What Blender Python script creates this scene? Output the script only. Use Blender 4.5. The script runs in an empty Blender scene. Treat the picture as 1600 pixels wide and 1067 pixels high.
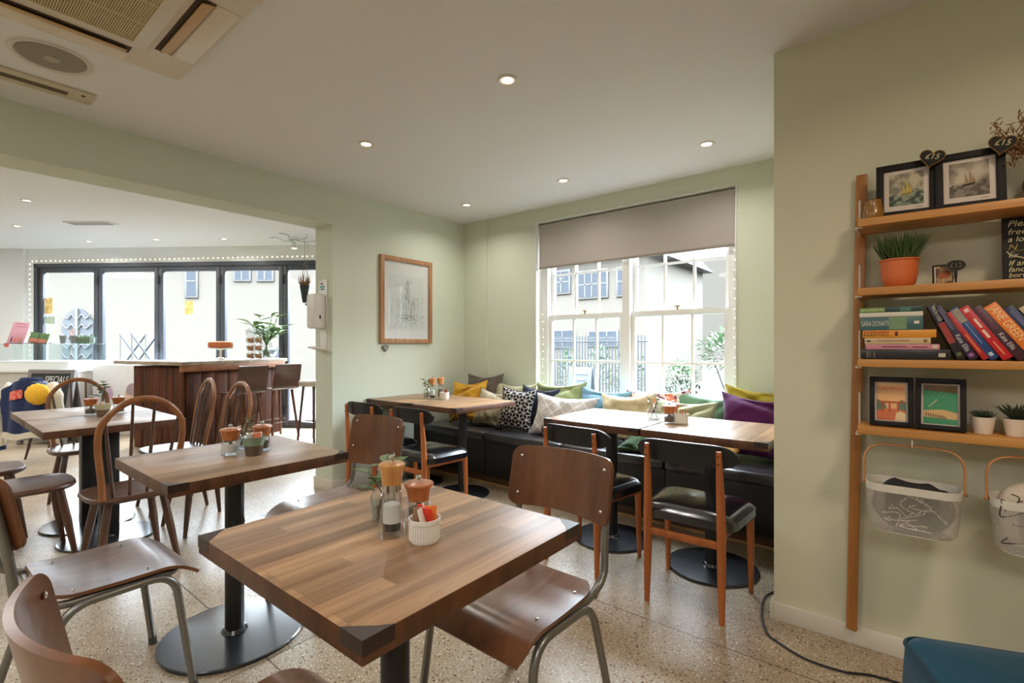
import bpy, bmesh, math, random
from mathutils import Matrix, Vector, noise
R = math.radians
C = bpy.context.scene.collection
PI = math.pi
def lin(c):
    return tuple(((v/255)/12.92 if v/255 <= .04045 else ((v/255+.055)/1.055)**2.4) for v in c[:3]) + (1,)

# ------------------------------------------------------------------ camera, sky, exposure
YAW = math.atan(616/765)
FW = Vector((-math.sin(YAW), math.cos(YAW), 0)); RT = Vector((math.cos(YAW), math.sin(YAW), 0))
cam = bpy.data.cameras.new('camera'); cam_o = bpy.data.objects.new('camera', cam); C.objects.link(cam_o)
cam_o.location = (0, 0, 1.2); cam_o.rotation_euler = (PI/2, 0, YAW)
cam.sensor_width = 36; cam.lens = 765/1600*36; cam.shift_y = 7.5/1600; cam.clip_start = .02; cam.clip_end = 200
S = bpy.context.scene; S.camera = cam_o
S.view_settings.view_transform = 'Standard'; S.view_settings.look = 'None'
S.view_settings.exposure = 0.90; S.view_settings.gamma = 1; S.view_settings.use_curve_mapping = False
S.cycles.use_denoising = True; S.cycles.max_bounces = 10; S.cycles.transparent_max_bounces = 16
S.cycles.sample_clamp_indirect = 6; S.cycles.caustics_reflective = False; S.cycles.caustics_refractive = False
W = bpy.data.worlds.new('overcast_sky'); S.world = W; W.use_nodes = True
nt = W.node_tree; nt.nodes.clear()
o = nt.nodes.new('ShaderNodeOutputWorld'); b = nt.nodes.new('ShaderNodeBackground')
tc = nt.nodes.new('ShaderNodeTexCoord'); sx = nt.nodes.new('ShaderNodeSeparateXYZ'); rp = nt.nodes.new('ShaderNodeValToRGB')
nt.links.new(tc.outputs['Generated'], sx.inputs[0]); nt.links.new(sx.outputs['Z'], rp.inputs[0])
el = rp.color_ramp.elements
el[0].position = 0.0; el[0].color = (.040, .0395, .038, 1)
el[1].position = 1.0; el[1].color = (2.55, 2.85, 3.25, 1)
e = el.new(.16); e.color = (.0415, .041, .039, 1)
e = el.new(.32); e.color = (1.75, 1.93, 2.15, 1)
nt.links.new(rp.outputs[0], b.inputs[0]); b.inputs[1].default_value = 10.0
nt.links.new(b.outputs[0], o.inputs[0])
def portal(name, loc, rot, sx, sy):
    l = bpy.data.lights.new(name, 'AREA'); l.shape = 'RECTANGLE'; l.size = sx; l.size_y = sy; l.cycles.is_portal = True
    ob = bpy.data.objects.new(name, l); C.objects.link(ob); ob.location = loc; ob.rotation_euler = rot
portal('window_daylight', (-1.83, 3.95, 1.5), (-PI/2, 0, 0), 1.75, 1.65)
def lampobj(name, loc, energy, size, color, rot=(0, 0, 0), spread=170):
    l = bpy.data.lights.new(name, 'AREA'); l.shape = 'DISK'; l.size = size; l.energy = energy; l.color = color; l.spread = R(spread)
    ob = bpy.data.objects.new(name, l); C.objects.link(ob); ob.location = loc; ob.rotation_euler = rot
    return ob

# ------------------------------------------------------------------ helpers
class M:
    def __init__(s): s.bm = bmesh.new()
    def _fin(s, vs, bev=0, seg=2):
        if bev:
            es = {e for v in vs for e in v.link_edges}
            bmesh.ops.bevel(s.bm, geom=list(es), offset=bev, segments=seg, affect='EDGES', profile=.5, clamp_overlap=True)
        return s
    def box(s, x, y, z, sx, sy, sz, bev=0, mat=None, seg=2):
        m = Matrix.Translation((x, y, z)) @ (mat.to_4x4() if mat else Matrix()) @ Matrix.Diagonal((sx, sy, sz, 1))
        r = bmesh.ops.create_cube(s.bm, size=1, matrix=m)
        return s._fin(r['verts'], bev, seg)
    def b2(s, x0, x1, y0, y1, z0, z1, bev=0):
        return s.box((x0+x1)/2, (y0+y1)/2, (z0+z1)/2, abs(x1-x0), abs(y1-y0), abs(z1-z0), bev)
    def cyl(s, p0, p1, r0, r1=None, seg=16):
        return s.tube([p0, p1], [r0, r0 if r1 is None else r1], seg)
    def tube(s, pts, r, seg=10, closed=False, cap=True, flat=1.0):
        P = [Vector(p) for p in pts]; n = len(P)
        rr = r if isinstance(r, (list, tuple)) else [r]*n
        rings = []; prev = None
        for i in range(n):
            if closed: t = (P[(i+1) % n]-P[i-1]).normalized()
            else: t = (P[min(i+1, n-1)]-P[max(i-1, 0)]).normalized()
            if prev is None:
                a = Vector((0, 0, 1)) if abs(t.z) < .9 else Vector((1, 0, 0))
                u = t.cross(a).normalized()
            else:
                u = (prev - t*prev.dot(t)).normalized()
            prev = u; w = t.cross(u)
            rings.append([s.bm.verts.new(P[i]+u*rr[i]*math.cos(2*PI*k/seg)+w*rr[i]*flat*math.sin(2*PI*k/seg)) for k in range(seg)])
        for i in range(n if closed else n-1):
            A = rings[i]; B = rings[(i+1) % n]
            for k in range(seg):
                s.bm.faces.new((A[k], A[(k+1) % seg], B[(k+1) % seg], B[k]))
        if cap and not closed:
            s.bm.faces.new(list(reversed(rings[0]))); s.bm.faces.new(rings[-1])
        return s
    def lathe(s, prof, seg=24, c=(0, 0, 0), mat=None):
        mm = Matrix.Translation(c) @ (mat.to_4x4() if mat else Matrix())
        rings = []
        for r, z in prof:
            if r < 1e-6: rings.append([s.bm.verts.new(mm @ Vector((0, 0, z)))])
            else: rings.append([s.bm.verts.new(mm @ Vector((r*math.cos(2*PI*k/seg), r*math.sin(2*PI*k/seg), z))) for k in range(seg)])
        for A, B in zip(rings, rings[1:]):
            for k in range(seg):
                q = [A[k % len(A)], A[(k+1) % len(A)], B[(k+1) % len(B)], B[k % len(B)]]
                q = list(dict.fromkeys(q))
                if len(q) > 2: s.bm.faces.new(q)
        if len(rings[0]) > 1: s.bm.faces.new(list(reversed(rings[0])))
        if len(rings[-1]) > 1: s.bm.faces.new(rings[-1])
        return s
    def prism(s, poly, z0, z1, mat=None, bev=0):
        mm = mat or Matrix()
        A = [s.bm.verts.new(mm @ Vector((p[0], p[1], z0))) for p in poly]
        B = [s.bm.verts.new(mm @ Vector((p[0], p[1], z1))) for p in poly]
        n = len(poly)
        for i in range(n): s.bm.faces.new((A[i], A[(i+1) % n], B[(i+1) % n], B[i]))
        s.bm.faces.new(list(reversed(A))); s.bm.faces.new(B)
        if bev: s._fin(A+B, bev)
        return s
    def sheet(s, fn, nu, nv, th=0, nrm=None):
        """closed sheet: fn(u,v) in 0..1; th offsets along nrm(u,v) or the numeric normal"""
        def N(u, v):
            if nrm: return nrm(u, v)
            e = 1e-3
            du = Vector(fn(min(u+e, 1), v))-Vector(fn(max(u-e, 0), v)); dv = Vector(fn(u, min(v+e, 1)))-Vector(fn(u, max(v-e, 0)))
            n = du.cross(dv); return n.normalized() if n.length > 1e-12 else Vector((0, 0, 1))
        top = [[s.bm.verts.new(fn(i/nu, j/nv)) for j in range(nv+1)] for i in range(nu+1)]
        for i in range(nu):
            for j in range(nv): s.bm.faces.new((top[i][j], top[i+1][j], top[i+1][j+1], top[i][j+1]))
        if th:
            bot = [[s.bm.verts.new(Vector(fn(i/nu, j/nv))-N(i/nu, j/nv)*th) for j in range(nv+1)] for i in range(nu+1)]
            for i in range(nu):
                for j in range(nv): s.bm.faces.new((bot[i][j+1], bot[i+1][j+1], bot[i+1][j], bot[i][j]))
            for i in range(nu):
                s.bm.faces.new((top[i+1][0], top[i][0], bot[i][0], bot[i+1][0])); s.bm.faces.new((top[i][nv], top[i+1][nv], bot[i+1][nv], bot[i][nv]))
            for j in range(nv):
                s.bm.faces.new((top[0][j], top[0][j+1], bot[0][j+1], bot[0][j])); s.bm.faces.new((top[nu][j+1], top[nu][j], bot[nu][j], bot[nu][j+1]))
        return s
    def ball(s, c, r, sc=(1, 1, 1), u=14, v=9, mat=None):
        m = Matrix.Translation(c) @ (mat.to_4x4() if mat else Matrix()) @ Matrix.Diagonal((*sc, 1))
        bmesh.ops.create_uvsphere(s.bm, u_segments=u, v_segments=v, radius=r, matrix=m); return s
    def leaf(s, base, d, up, ln, w, curl=.15, n=6, th=.0006):
        d = Vector(d).normalized(); side = d.cross(Vector(up)).normalized(); nn = side.cross(d).normalized(); base = Vector(base)
        def f(u, v):
            ww = w*math.sin(PI*min(1, .06+.94*v)**.8)*(1-v**4*.6)
            return base + d*(ln*v) + side*((u-.5)*ww) + nn*(-curl*ln*v*v + abs(u-.5)*ww*.35)
        return s.sheet(f, 2, n, th)
    def mesh(s, name, sharp=35, smooth=True):
        bmesh.ops.recalc_face_normals(s.bm, faces=s.bm.faces)
        me = bpy.data.meshes.new(name); s.bm.to_mesh(me); s.bm.free()
        if smooth:
            me.polygons.foreach_set('use_smooth', [True]*len(me.polygons)); me.set_sharp_from_angle(angle=R(sharp))
        return me
    def build(s, name, mat, parent=None, label=None, sharp=35, smooth=True, loc=None, rot=None):
        me = s.mesh(name, sharp, smooth); me.materials.append(mat)
        ob = bpy.data.objects.new(name, me); C.objects.link(ob)
        if parent: ob.parent = parent
        if label: ob['label'] = label
        if loc: ob.location = loc
        if rot: ob.rotation_euler = rot
        return ob

def tag(ob, label=None, cat=None, group=None, kind=None):
    for k, v in (('label', label), ('category', cat), ('group', group), ('kind', kind)):
        if v: ob[k] = v
    return ob
def thing(name, label, cat, loc=(0, 0, 0), rz=0, group=None):
    ob = bpy.data.objects.new(name, None); C.objects.link(ob); ob.empty_display_size = .1
    ob.location = loc; ob.rotation_euler = (0, 0, rz)
    return tag(ob, label, cat, group)
def struct(ob): ob['kind'] = 'structure'; return ob
def copy_tree(src, loc=None, rz=None, label=None, parent=None, scale=None):
    c = src.copy(); C.objects.link(c)
    if parent: c.parent = parent
    if loc is not None: c.location = loc
    if rz is not None: c.rotation_euler = (0, 0, rz)
    if scale: c.scale = (scale,)*3
    if label: c['label'] = label
    for ch in [k for k in bpy.data.objects if k.parent == src]: copy_tree(ch, parent=c)
    return c
def mat_from(origin, xdir, ydir):
    x = Vector(xdir).normalized(); y = Vector(ydir); y = (y-x*y.dot(x)).normalized(); z = x.cross(y)
    m = Matrix((x, y, z)).transposed().to_4x4(); m.translation = Vector(origin); return m
def lettering(text, size, mt, parent, m, name='lettering', align='CENTER', shear=0, ext=.0004, spacing=1.0, width=None):
    cu = bpy.data.curves.new(name, 'FONT'); cu.body = text; cu.size = size; cu.align_x = align; cu.align_y = 'CENTER'
    cu.shear = shear; cu.extrude = ext; cu.space_character = spacing; cu.resolution_u = 3
    t = bpy.data.objects.new(name, cu); C.objects.link(t)
    bpy.context.view_layer.update()
    me = bpy.data.meshes.new_from_object(t.evaluated_get(bpy.context.evaluated_depsgraph_get()))
    bpy.data.objects.remove(t); bpy.data.curves.remove(cu)
    if width:
        xs = [v.co.x for v in me.vertices]; w = max(xs)-min(xs)
        me.transform(Matrix.Diagonal((width/w, 1, 1, 1)))
    me.transform(m); me.materials.clear(); me.materials.append(mt); me.name = name
    ob = bpy.data.objects.new(name, me); C.objects.link(ob); ob.parent = parent
    return ob
def bez(pts, n=8):
    """Catmull-Rom through pts"""
    P = [Vector(p) for p in pts]; out = []
    for i in range(len(P)-1):
        p0 = P[max(i-1, 0)]; p1 = P[i]; p2 = P[i+1]; p3 = P[min(i+2, len(P)-1)]
        for k in range(n):
            t = k/n
            out.append(.5*((2*p1)+(p2-p0)*t+(2*p0-5*p1+4*p2-p3)*t*t+(3*p1-p0-3*p2+p3)*t**3))
    out.append(P[-1]); return out
def bend(pts, r, n=6):
    """polyline with rounded corners"""
    P = [Vector(p) for p in pts]; out = [P[0]]
    for i in range(1, len(P)-1):
        a = (P[i-1]-P[i]); b_ = (P[i+1]-P[i]); q = min(r, a.length*.49, b_.length*.49)
        A = P[i]+a.normalized()*q; B = P[i]+b_.normalized()*q
        for k in range(n+1):
            t = k/n; out.append((1-t)**2*A+2*t*(1-t)*P[i]+t*t*B)
    out.append(P[-1]); return out
def rrect(hx, hy, r, n=5):
    o = []
    for cx, cy, a in ((hx-r, hy-r, 0), (-hx+r, hy-r, 90), (-hx+r, -hy+r, 180), (hx-r, -hy+r, 270)):
        for k in range(n+1):
            t = R(a+90*k/n); o.append((cx+r*math.cos(t), cy+r*math.sin(t)))
    return o

# ------------------------------------------------------------------ materials
MC = {}
def newmat(name):
    m = bpy.data.materials.new(name); m.use_nodes = True; n = m.node_tree
    return m, n, n.nodes['Principled BSDF']
def pm(name, col, rough=.5, metal=0, var=.06, scale=30, bump=0, coat=0, sheen=0, emit=None, es=1, spec=None, trans=0, alpha=None):
    """painted / moulded / metal surface with a little procedural variation"""
    if name in MC: return MC[name]
    m, n, p = newmat(name); c = lin(col)
    tx = n.nodes.new('ShaderNodeTexCoord'); nz = n.nodes.new('ShaderNodeTexNoise'); nz.inputs['Scale'].default_value = scale; nz.inputs['Detail'].default_value = 3
    mp = n.nodes.new('ShaderNodeMapRange'); mp.inputs[3].default_value = 1-var; mp.inputs[4].default_value = 1+var
    mx = n.nodes.new('ShaderNodeMix'); mx.data_type = 'RGBA'; mx.blend_type = 'MULTIPLY'; mx.inputs[0].default_value = 1
    n.links.new(tx.outputs['Object'], nz.inputs['Vector']); n.links.new(nz.outputs[0], mp.inputs[0])
    mx.inputs[6].default_value = c; n.links.new(mp.outputs[0], mx.inputs[7]); n.links.new(mx.outputs[2], p.inputs['Base Color'])
    p.inputs['Roughness'].default_value = rough; p.inputs['Metallic'].default_value = metal
    p.inputs['Coat Weight'].default_value = coat; p.inputs['Coat Roughness'].default_value = .1
    if sheen: p.inputs['Sheen Weight'].default_value = sheen; p.inputs['Sheen Roughness'].default_value = .4
    if spec is not None: p.inputs['Specular IOR Level'].default_value = spec
    if trans: p.inputs['Transmission Weight'].default_value = trans
    if bump:
        bp = n.nodes.new('ShaderNodeBump'); bp.inputs['Strength'].default_value = bump; bp.inputs['Distance'].default_value = .002
        n.links.new(nz.outputs[0], bp.inputs['Height']); n.links.new(bp.outputs[0], p.inputs['Normal'])
    if emit: p.inputs['Emission Color'].default_value = lin(emit); p.inputs['Emission Strength'].default_value = es
    MC[name] = m; return m
def ramp(n, stops, src):
    r = n.nodes.new('ShaderNodeValToRGB'); e = r.color_ramp.elements
    e[0].position, e[0].color = stops[0][0], lin(stops[0][1]); e[1].position, e[1].color = stops[-1][0], lin(stops[-1][1])
    for p_, c in stops[1:-1]: k = e.new(p_); k.color = lin(c)
    n.links.new(src, r.inputs[0]); return r
def wood(name, c1, c2, rough=.35, axis=0, scale=14, stretch=.08, planks=None, coat=0, spec=.5, pal=None):
    """grain along axis; planks=(width, length) lays staves of differing tone"""
    if name in MC: return MC[name]
    m, n, p = newmat(name)
    tx = n.nodes.new('ShaderNodeTexCoord'); oi = n.nodes.new('ShaderNodeObjectInfo')
    ad = n.nodes.new('ShaderNodeVectorMath'); ad.operation = 'ADD'
    ml = n.nodes.new('ShaderNodeMath'); ml.operation = 'MULTIPLY'; ml.inputs[1].default_value = 7.3
    n.links.new(oi.outputs['Random'], ml.inputs[0])
    mp = n.nodes.new('ShaderNodeMapping'); sc = [1, 1, 1]; sc[axis] = stretch; mp.inputs['Scale'].default_value = sc
    n.links.new(tx.outputs['Object'], ad.inputs[0]); n.links.new(ml.outputs[0], ad.inputs[1]); n.links.new(ad.outputs[0], mp.inputs['Vector'])
    nz = n.nodes.new('ShaderNodeTexNoise'); nz.inputs['Scale'].default_value = scale; nz.inputs['Detail'].default_value = 6; nz.inputs['Roughness'].default_value = .62; nz.inputs['Distortion'].default_value = .6
    n.links.new(mp.outputs[0], nz.inputs['Vector'])
    rp_ = ramp(n, [(.32, c1), (.68, c2)], nz.outputs[0]); out = rp_.outputs[0]
    if planks:
        m2 = n.nodes.new('ShaderNodeMapping')
        if axis == 1: m2.inputs['Rotation'].default_value = (0, 0, R(90))
        n.links.new(ad.outputs[0], m2.inputs['Vector'])
        br = n.nodes.new('ShaderNodeTexBrick'); br.inputs['Scale'].default_value = 1; br.inputs['Mortar Size'].default_value = .0004
        br.inputs['Brick Width'].default_value = planks[1]; br.inputs['Row Height'].default_value = planks[0]; br.offset = .37; br.offset_frequency = 3
        br.inputs['Color1'].default_value = (.50, .48, .47, 1); br.inputs['Color2'].default_value = (1.15, 1.12, 1.08, 1); br.inputs['Mortar'].default_value = (.45, .4, .35, 1); br.inputs['Bias'].default_value = .1
        n.links.new(m2.outputs[0], br.inputs['Vector'])
        mx = n.nodes.new('ShaderNodeMix'); mx.data_type = 'RGBA'; mx.blend_type = 'MULTIPLY'; mx.inputs[0].default_value = .85
        n.links.new(out, mx.inputs[6]); n.links.new(br.outputs['Color'], mx.inputs[7]); out = mx.outputs[2]
    n.links.new(out, p.inputs['Base Color'])
    p.inputs['Roughness'].default_value = rough; p.inputs['Coat Weight'].default_value = coat; p.inputs['Coat Roughness'].default_value = .28; p.inputs['Specular IOR Level'].default_value = spec
    bp = n.nodes.new('ShaderNodeBump'); bp.inputs['Strength'].default_value = .04; bp.inputs['Distance'].default_value = .0004
    n.links.new(nz.outputs[0], bp.inputs['Height']); n.links.new(bp.outputs[0], p.inputs['Normal'])
    MC[name] = m; return m
def glassmat(name, tint=(250, 252, 252), refl=.12, power=4, edge=.7):
    """thin pane: mostly clear, mirror-like at grazing angles"""
    if name in MC: return MC[name]
    m, n, p = newmat(name); n.nodes.remove(p); out = n.nodes['Material Output']
    t = n.nodes.new('ShaderNodeBsdfTransparent'); t.inputs[0].default_value = lin(tint)
    g = n.nodes.new('ShaderNodeBsdfGlossy'); g.inputs['Roughness'].default_value = .02
    f = n.nodes.new('ShaderNodeLayerWeight'); f.inputs[0].default_value = .5
    pw = n.nodes.new('ShaderNodeMath'); pw.operation = 'POWER'; pw.inputs[1].default_value = power
    md = n.nodes.new('ShaderNodeMath'); md.operation = 'MULTIPLY_ADD'; md.inputs[1].default_value = edge; md.inputs[2].default_value = refl*.25
    n.links.new(f.outputs['Facing'], pw.inputs[0]); n.links.new(pw.outputs[0], md.inputs[0])
    mx = n.nodes.new('ShaderNodeMixShader'); n.links.new(md.outputs[0], mx.inputs[0]); n.links.new(t.outputs[0], mx.inputs[1]); n.links.new(g.outputs[0], mx.inputs[2])
    n.links.new(mx.outputs[0], out.inputs[0]); MC[name] = m; return m
def emis(name, col, s):
    if name in MC: return MC[name]
    m, n, p = newmat(name); p.inputs['Base Color'].default_value = lin(col); p.inputs['Emission Color'].default_value = lin(col); p.inputs['Emission Strength'].default_value = s
    MC[name] = m; return m
def terrazzo():
    m, n, p = newmat('terrazzo_floor')
    tx = n.nodes.new('ShaderNodeTexCoord')
    nz = n.nodes.new('ShaderNodeTexNoise'); nz.inputs['Scale'].default_value = 2.2; nz.inputs['Detail'].default_value = 6; n.links.new(tx.outputs['Object'], nz.inputs['Vector'])
    base = ramp(n, [(.3, (160, 140, 114)), (.5, (180, 164, 140)), (.72, (198, 187, 168))], nz.outputs[0])
    fz = n.nodes.new('ShaderNodeTexNoise'); fz.inputs['Scale'].default_value = 130; fz.inputs['Detail'].default_value = 2; n.links.new(tx.outputs['Object'], fz.inputs['Vector'])
    fr = ramp(n, [(.35, (188, 176, 160)), (.62, (255, 255, 255))], fz.outputs[0])
    m0 = n.nodes.new('ShaderNodeMix'); m0.data_type = 'RGBA'; m0.blend_type = 'MULTIPLY'; m0.inputs[0].default_value = .8
    n.links.new(base.outputs[0], m0.inputs[6]); n.links.new(fr.outputs[0], m0.inputs[7]); cur = m0.outputs[2]
    for sc, thr, cols, off in ((75, .20, [(0, (56, 36, 24)), (.3, (120, 76, 40)), (.5, (70, 46, 34)), (.75, (160, 118, 76)), (1, (44, 36, 32))], 0),
                          (120, .17, [(0, (235, 226, 205)), (.6, (248, 242, 228)), (1, (150, 112, 74))], 5), (42, .10, [(0, (62, 40, 28)), (.5, (110, 70, 40)), (1, (34, 30, 28))], 11)):
        mp = n.nodes.new('ShaderNodeMapping'); mp.inputs['Location'].default_value = (off, off*.7, 0); n.links.new(tx.outputs['Object'], mp.inputs['Vector'])
        v = n.nodes.new('ShaderNodeTexVoronoi'); v.inputs['Scale'].default_value = sc; v.inputs['Randomness'].default_value = 1; n.links.new(mp.outputs[0], v.inputs['Vector'])
        sp = n.nodes.new('ShaderNodeSeparateColor'); n.links.new(v.outputs['Color'], sp.inputs[0])
        th = n.nodes.new('ShaderNodeMath'); th.operation = 'MULTIPLY'; th.inputs[1].default_value = thr*1.9; n.links.new(sp.outputs[0], th.inputs[0])
        lt = n.nodes.new('ShaderNodeMath'); lt.operation = 'LESS_THAN'; n.links.new(v.outputs['Distance'], lt.inputs[0]); n.links.new(th.outputs[0], lt.inputs[1])
        cr = ramp(n, cols, sp.outputs[1])
        mx = n.nodes.new('ShaderNodeMix'); mx.data_type = 'RGBA'; n.links.new(lt.outputs[0], mx.inputs[0]); n.links.new(cur, mx.inputs[6]); n.links.new(cr.outputs[0], mx.inputs[7]); cur = mx.outputs[2]
    n.links.new(cur, p.inputs['Base Color']); p.inputs['Roughness'].default_value = .3; p.inputs['Specular IOR Level'].default_value = .4
    MC['terrazzo'] = m; return m
def pattern(name, kind, c1, c2, scale=30, rough=.9, bump=.1, c3=None, rot=0, axes='XZ'):
    """woven / printed cloth patterns made of nodes"""
    if name in MC: return MC[name]
    m, n, p = newmat(name); tx = n.nodes.new('ShaderNodeTexCoord'); L = n.links.new
    def math_(op, a, b_=None):
        k = n.nodes.new('ShaderNodeMath'); k.operation = op
        for i, v in enumerate((a, b_)):
            if v is None: continue
            if isinstance(v, (int, float)): k.inputs[i].default_value = v
            else: L(v, k.inputs[i])
        return k.outputs[0]
    mp = n.nodes.new('ShaderNodeMapping'); mp.inputs['Rotation'].default_value = (0, 0, rot); L(tx.outputs['Object'], mp.inputs['Vector'])
    s = n.nodes.new('ShaderNodeSeparateXYZ'); L(mp.outputs[0], s.inputs[0]); X, Y = s.outputs[0], s.outputs[1 if axes == 'XY' else 2]
    nz = n.nodes.new('ShaderNodeTexNoise'); nz.inputs['Scale'].default_value = 90; L(tx.outputs['Object'], nz.inputs['Vector']); hgt = nz.outputs[0]
    if kind == 'cubes':       # tumbling-block lattice: hexagon outlines with three spokes each
        px_ = math_('ADD', math_('MULTIPLY', X, scale), 40); py_ = math_('ADD', math_('MULTIPLY', Y, scale), 40); r3 = 3**.5
        ax_ = math_('SUBTRACT', math_('MODULO', px_, 1), .5); ay_ = math_('SUBTRACT', math_('MODULO', py_, r3), r3/2)
        bx_ = math_('SUBTRACT', math_('MODULO', math_('ADD', px_, .5), 1), .5); by_ = math_('SUBTRACT', math_('MODULO', math_('ADD', py_, r3/2), r3), r3/2)
        la = math_('ADD', math_('MULTIPLY', ax_, ax_), math_('MULTIPLY', ay_, ay_)); lb = math_('ADD', math_('MULTIPLY', bx_, bx_), math_('MULTIPLY', by_, by_))
        k = math_('LESS_THAN', la, lb)
        def pick(p_, q_): return math_('ADD', math_('MULTIPLY', p_, k), math_('MULTIPLY', q_, math_('SUBTRACT', 1, k)))
        gx, gy = pick(ax_, bx_), pick(ay_, by_); agx, agy = math_('ABSOLUTE', gx), math_('ABSOLUTE', gy)
        hd = math_('MAXIMUM', agx, math_('ADD', math_('MULTIPLY', agx, .5), math_('MULTIPLY', agy, .866)))
        fac = math_('GREATER_THAN', hd, .462)
        for an in (90, 210, 330):
            dx_, dy_ = math.cos(R(an)), math.sin(R(an))
            dot = math_('ADD', math_('MULTIPLY', gx, dx_), math_('MULTIPLY', gy, dy_)); crs = math_('ABSOLUTE', math_('SUBTRACT', math_('MULTIPLY', gx, dy_), math_('MULTIPLY', gy, dx_)))
            fac = math_('MAXIMUM', fac, math_('MULTIPLY', math_('GREATER_THAN', dot, 0), math_('LESS_THAN', crs, .036)))
    elif kind == 'diamond':
        def ln(sg):
            d = math_('ADD', math_('MULTIPLY', X, scale), math_('MULTIPLY', Y, sg*scale*1.1)); return math_('LESS_THAN', math_('ABSOLUTE', math_('SUBTRACT', math_('FRACT', d), .5)), .06)
        fac = math_('MAXIMUM', ln(1), ln(-1))
    elif kind == 'blotch':
        v = n.nodes.new('ShaderNodeTexVoronoi'); v.inputs['Scale'].default_value = scale; L(mp.outputs[0], v.inputs['Vector'])
        fac = math_('LESS_THAN', v.outputs['Distance'], .42)
    elif kind == 'flecks':
        w = n.nodes.new('ShaderNodeTexNoise'); w.inputs['Scale'].default_value = scale; w.inputs['Detail'].default_value = 5; L(mp.outputs[0], w.inputs['Vector']); hgt = w.outputs[0]
        r_ = n.nodes.new('ShaderNodeMapRange'); r_.inputs[1].default_value = .44; r_.inputs[2].default_value = .58; L(w.outputs[0], r_.inputs[0]); fac = r_.outputs[0]
    elif kind == 'stripes':
        fac = math_('LESS_THAN', math_('FRACT', math_('MULTIPLY', X, scale)), .45)
    else:                     # weave
        a = math_('SINE', math_('MULTIPLY', X, scale*6.28)); b_ = math_('SINE', math_('MULTIPLY', Y, scale*6.28)); q = math_('MULTIPLY', a, b_)
        r_ = n.nodes.new('ShaderNodeMapRange'); r_.inputs[1].default_value = -1; L(q, r_.inputs[0]); fac = r_.outputs[0]; hgt = fac
    mx = n.nodes.new('ShaderNodeMix'); mx.data_type = 'RGBA'; L(fac, mx.inputs[0]); mx.inputs[6].default_value = lin(c1); mx.inputs[7].default_value = lin(c2); out = mx.outputs[2]
    if c3:
        v = n.nodes.new('ShaderNodeTexVoronoi'); v.inputs['Scale'].default_value = scale*.6; L(mp.outputs[0], v.inputs['Vector'])
        sp = n.nodes.new('ShaderNodeSeparateColor'); L(v.outputs['Color'], sp.inputs[0])
        m3 = n.nodes.new('ShaderNodeMix'); m3.data_type = 'RGBA'; L(math_('GREATER_THAN', sp.outputs[0], .55), m3.inputs[0]); L(out, m3.inputs[6]); m3.inputs[7].default_value = lin(c3); out = m3.outputs[2]
    L(out, p.inputs['Base Color']); p.inputs['Roughness'].default_value = rough; p.inputs['Sheen Weight'].default_value = .2; p.inputs['Specular IOR Level'].default_value = .2
    bp = n.nodes.new('ShaderNodeBump'); bp.inputs['Strength'].default_value = bump; bp.inputs['Distance'].default_value = .003; L(hgt, bp.inputs['Height']); L(bp.outputs[0], p.inputs['Normal'])
    MC[name] = m; return m

sage = pm('sage_wall_paint', (207, 213, 195), .75, var=.02, scale=3)
olive = pm('sage_paint_warm_lit', (209, 206, 181), .75, var=.02, scale=3)  # sage paint again, with warm dim lamplight mixed into its colour
ceilw = pm('ceiling_paint', (222, 222, 221), .85, var=.012, scale=2)
whitep = pm('white_gloss_paint', (226, 226, 222), .35, var=.015)
farw = pm('far_white_wall_paint', (222, 224, 224), .7, var=.015)
skirt = pm('cream_skirting_paint', (214, 206, 192), .45, var=.02)
tabletop_w = wood('butcher_block_staves', (140, 106, 78), (192, 156, 120), .42, 1, 26, .05, (.047, .36), coat=.06)
tabletop_d = wood('walnut_table_boards', (122, 98, 78), (178, 150, 124), .36, 1, 10, .16, (.22, 1.2), coat=.12)
edge_w = wood('table_edge_wood', (62, 36, 20), (100, 60, 32), .45, 2, 18, .3)
inlayw = pm('dark_corner_wood', (48, 32, 24), .4, var=.2, scale=60)
blackm = pm('black_powder_metal', (26, 26, 28), .42, 0, var=.15, scale=50)
basem = pm('worn_black_base', (40, 42, 47), .24, .2, var=.35, scale=14, bump=.05, spec=.9, coat=.3)
steel = pm('grey_steel_tube', (132, 130, 126), .34, .75, var=.08)
chrome = pm('chrome', (215, 215, 215), .12, 1, var=.01)
plyw = wood('walnut_ply', (86, 50, 28), (122, 74, 42), .30, 2, 16, .10, coat=.35)
plys = wood('walnut_ply_seat', (92, 58, 36), (128, 84, 54), .26, 1, 16, .08, coat=.45)
teak = wood('teak', (148, 80, 38), (188, 108, 56), .36, 2, 26, .06, coat=.15)
elm = wood('elm_hoop', (122, 74, 40), (160, 104, 60), .34, 2, 20, .1, coat=.2)
darkelm = wood('dark_elm', (58, 34, 22), (88, 54, 34), .36, 2, 20, .1, coat=.2)
elmseat = wood('dark_elm_seat', (64, 40, 27), (98, 64, 44), .40, 0, 12, .12, coat=.12)
vinyl = pm('black_vinyl', (18, 19, 25), .22, var=.1, scale=40, bump=.05, coat=.6, spec=.8)
shelfw = wood('bamboo_shelf', (172, 114, 52), (200, 142, 74), .45, 0, 30, .05)
railw = wood('bamboo_rail', (150, 96, 44), (180, 120, 60), .45, 2, 30, .05)
glass = glassmat('window_glass', refl=.06)
caseglass = glassmat('display_glass', (247, 251, 251), .15)
greyframe = pm('anthracite_frame', (62, 66, 74), .45, var=.04)
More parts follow.
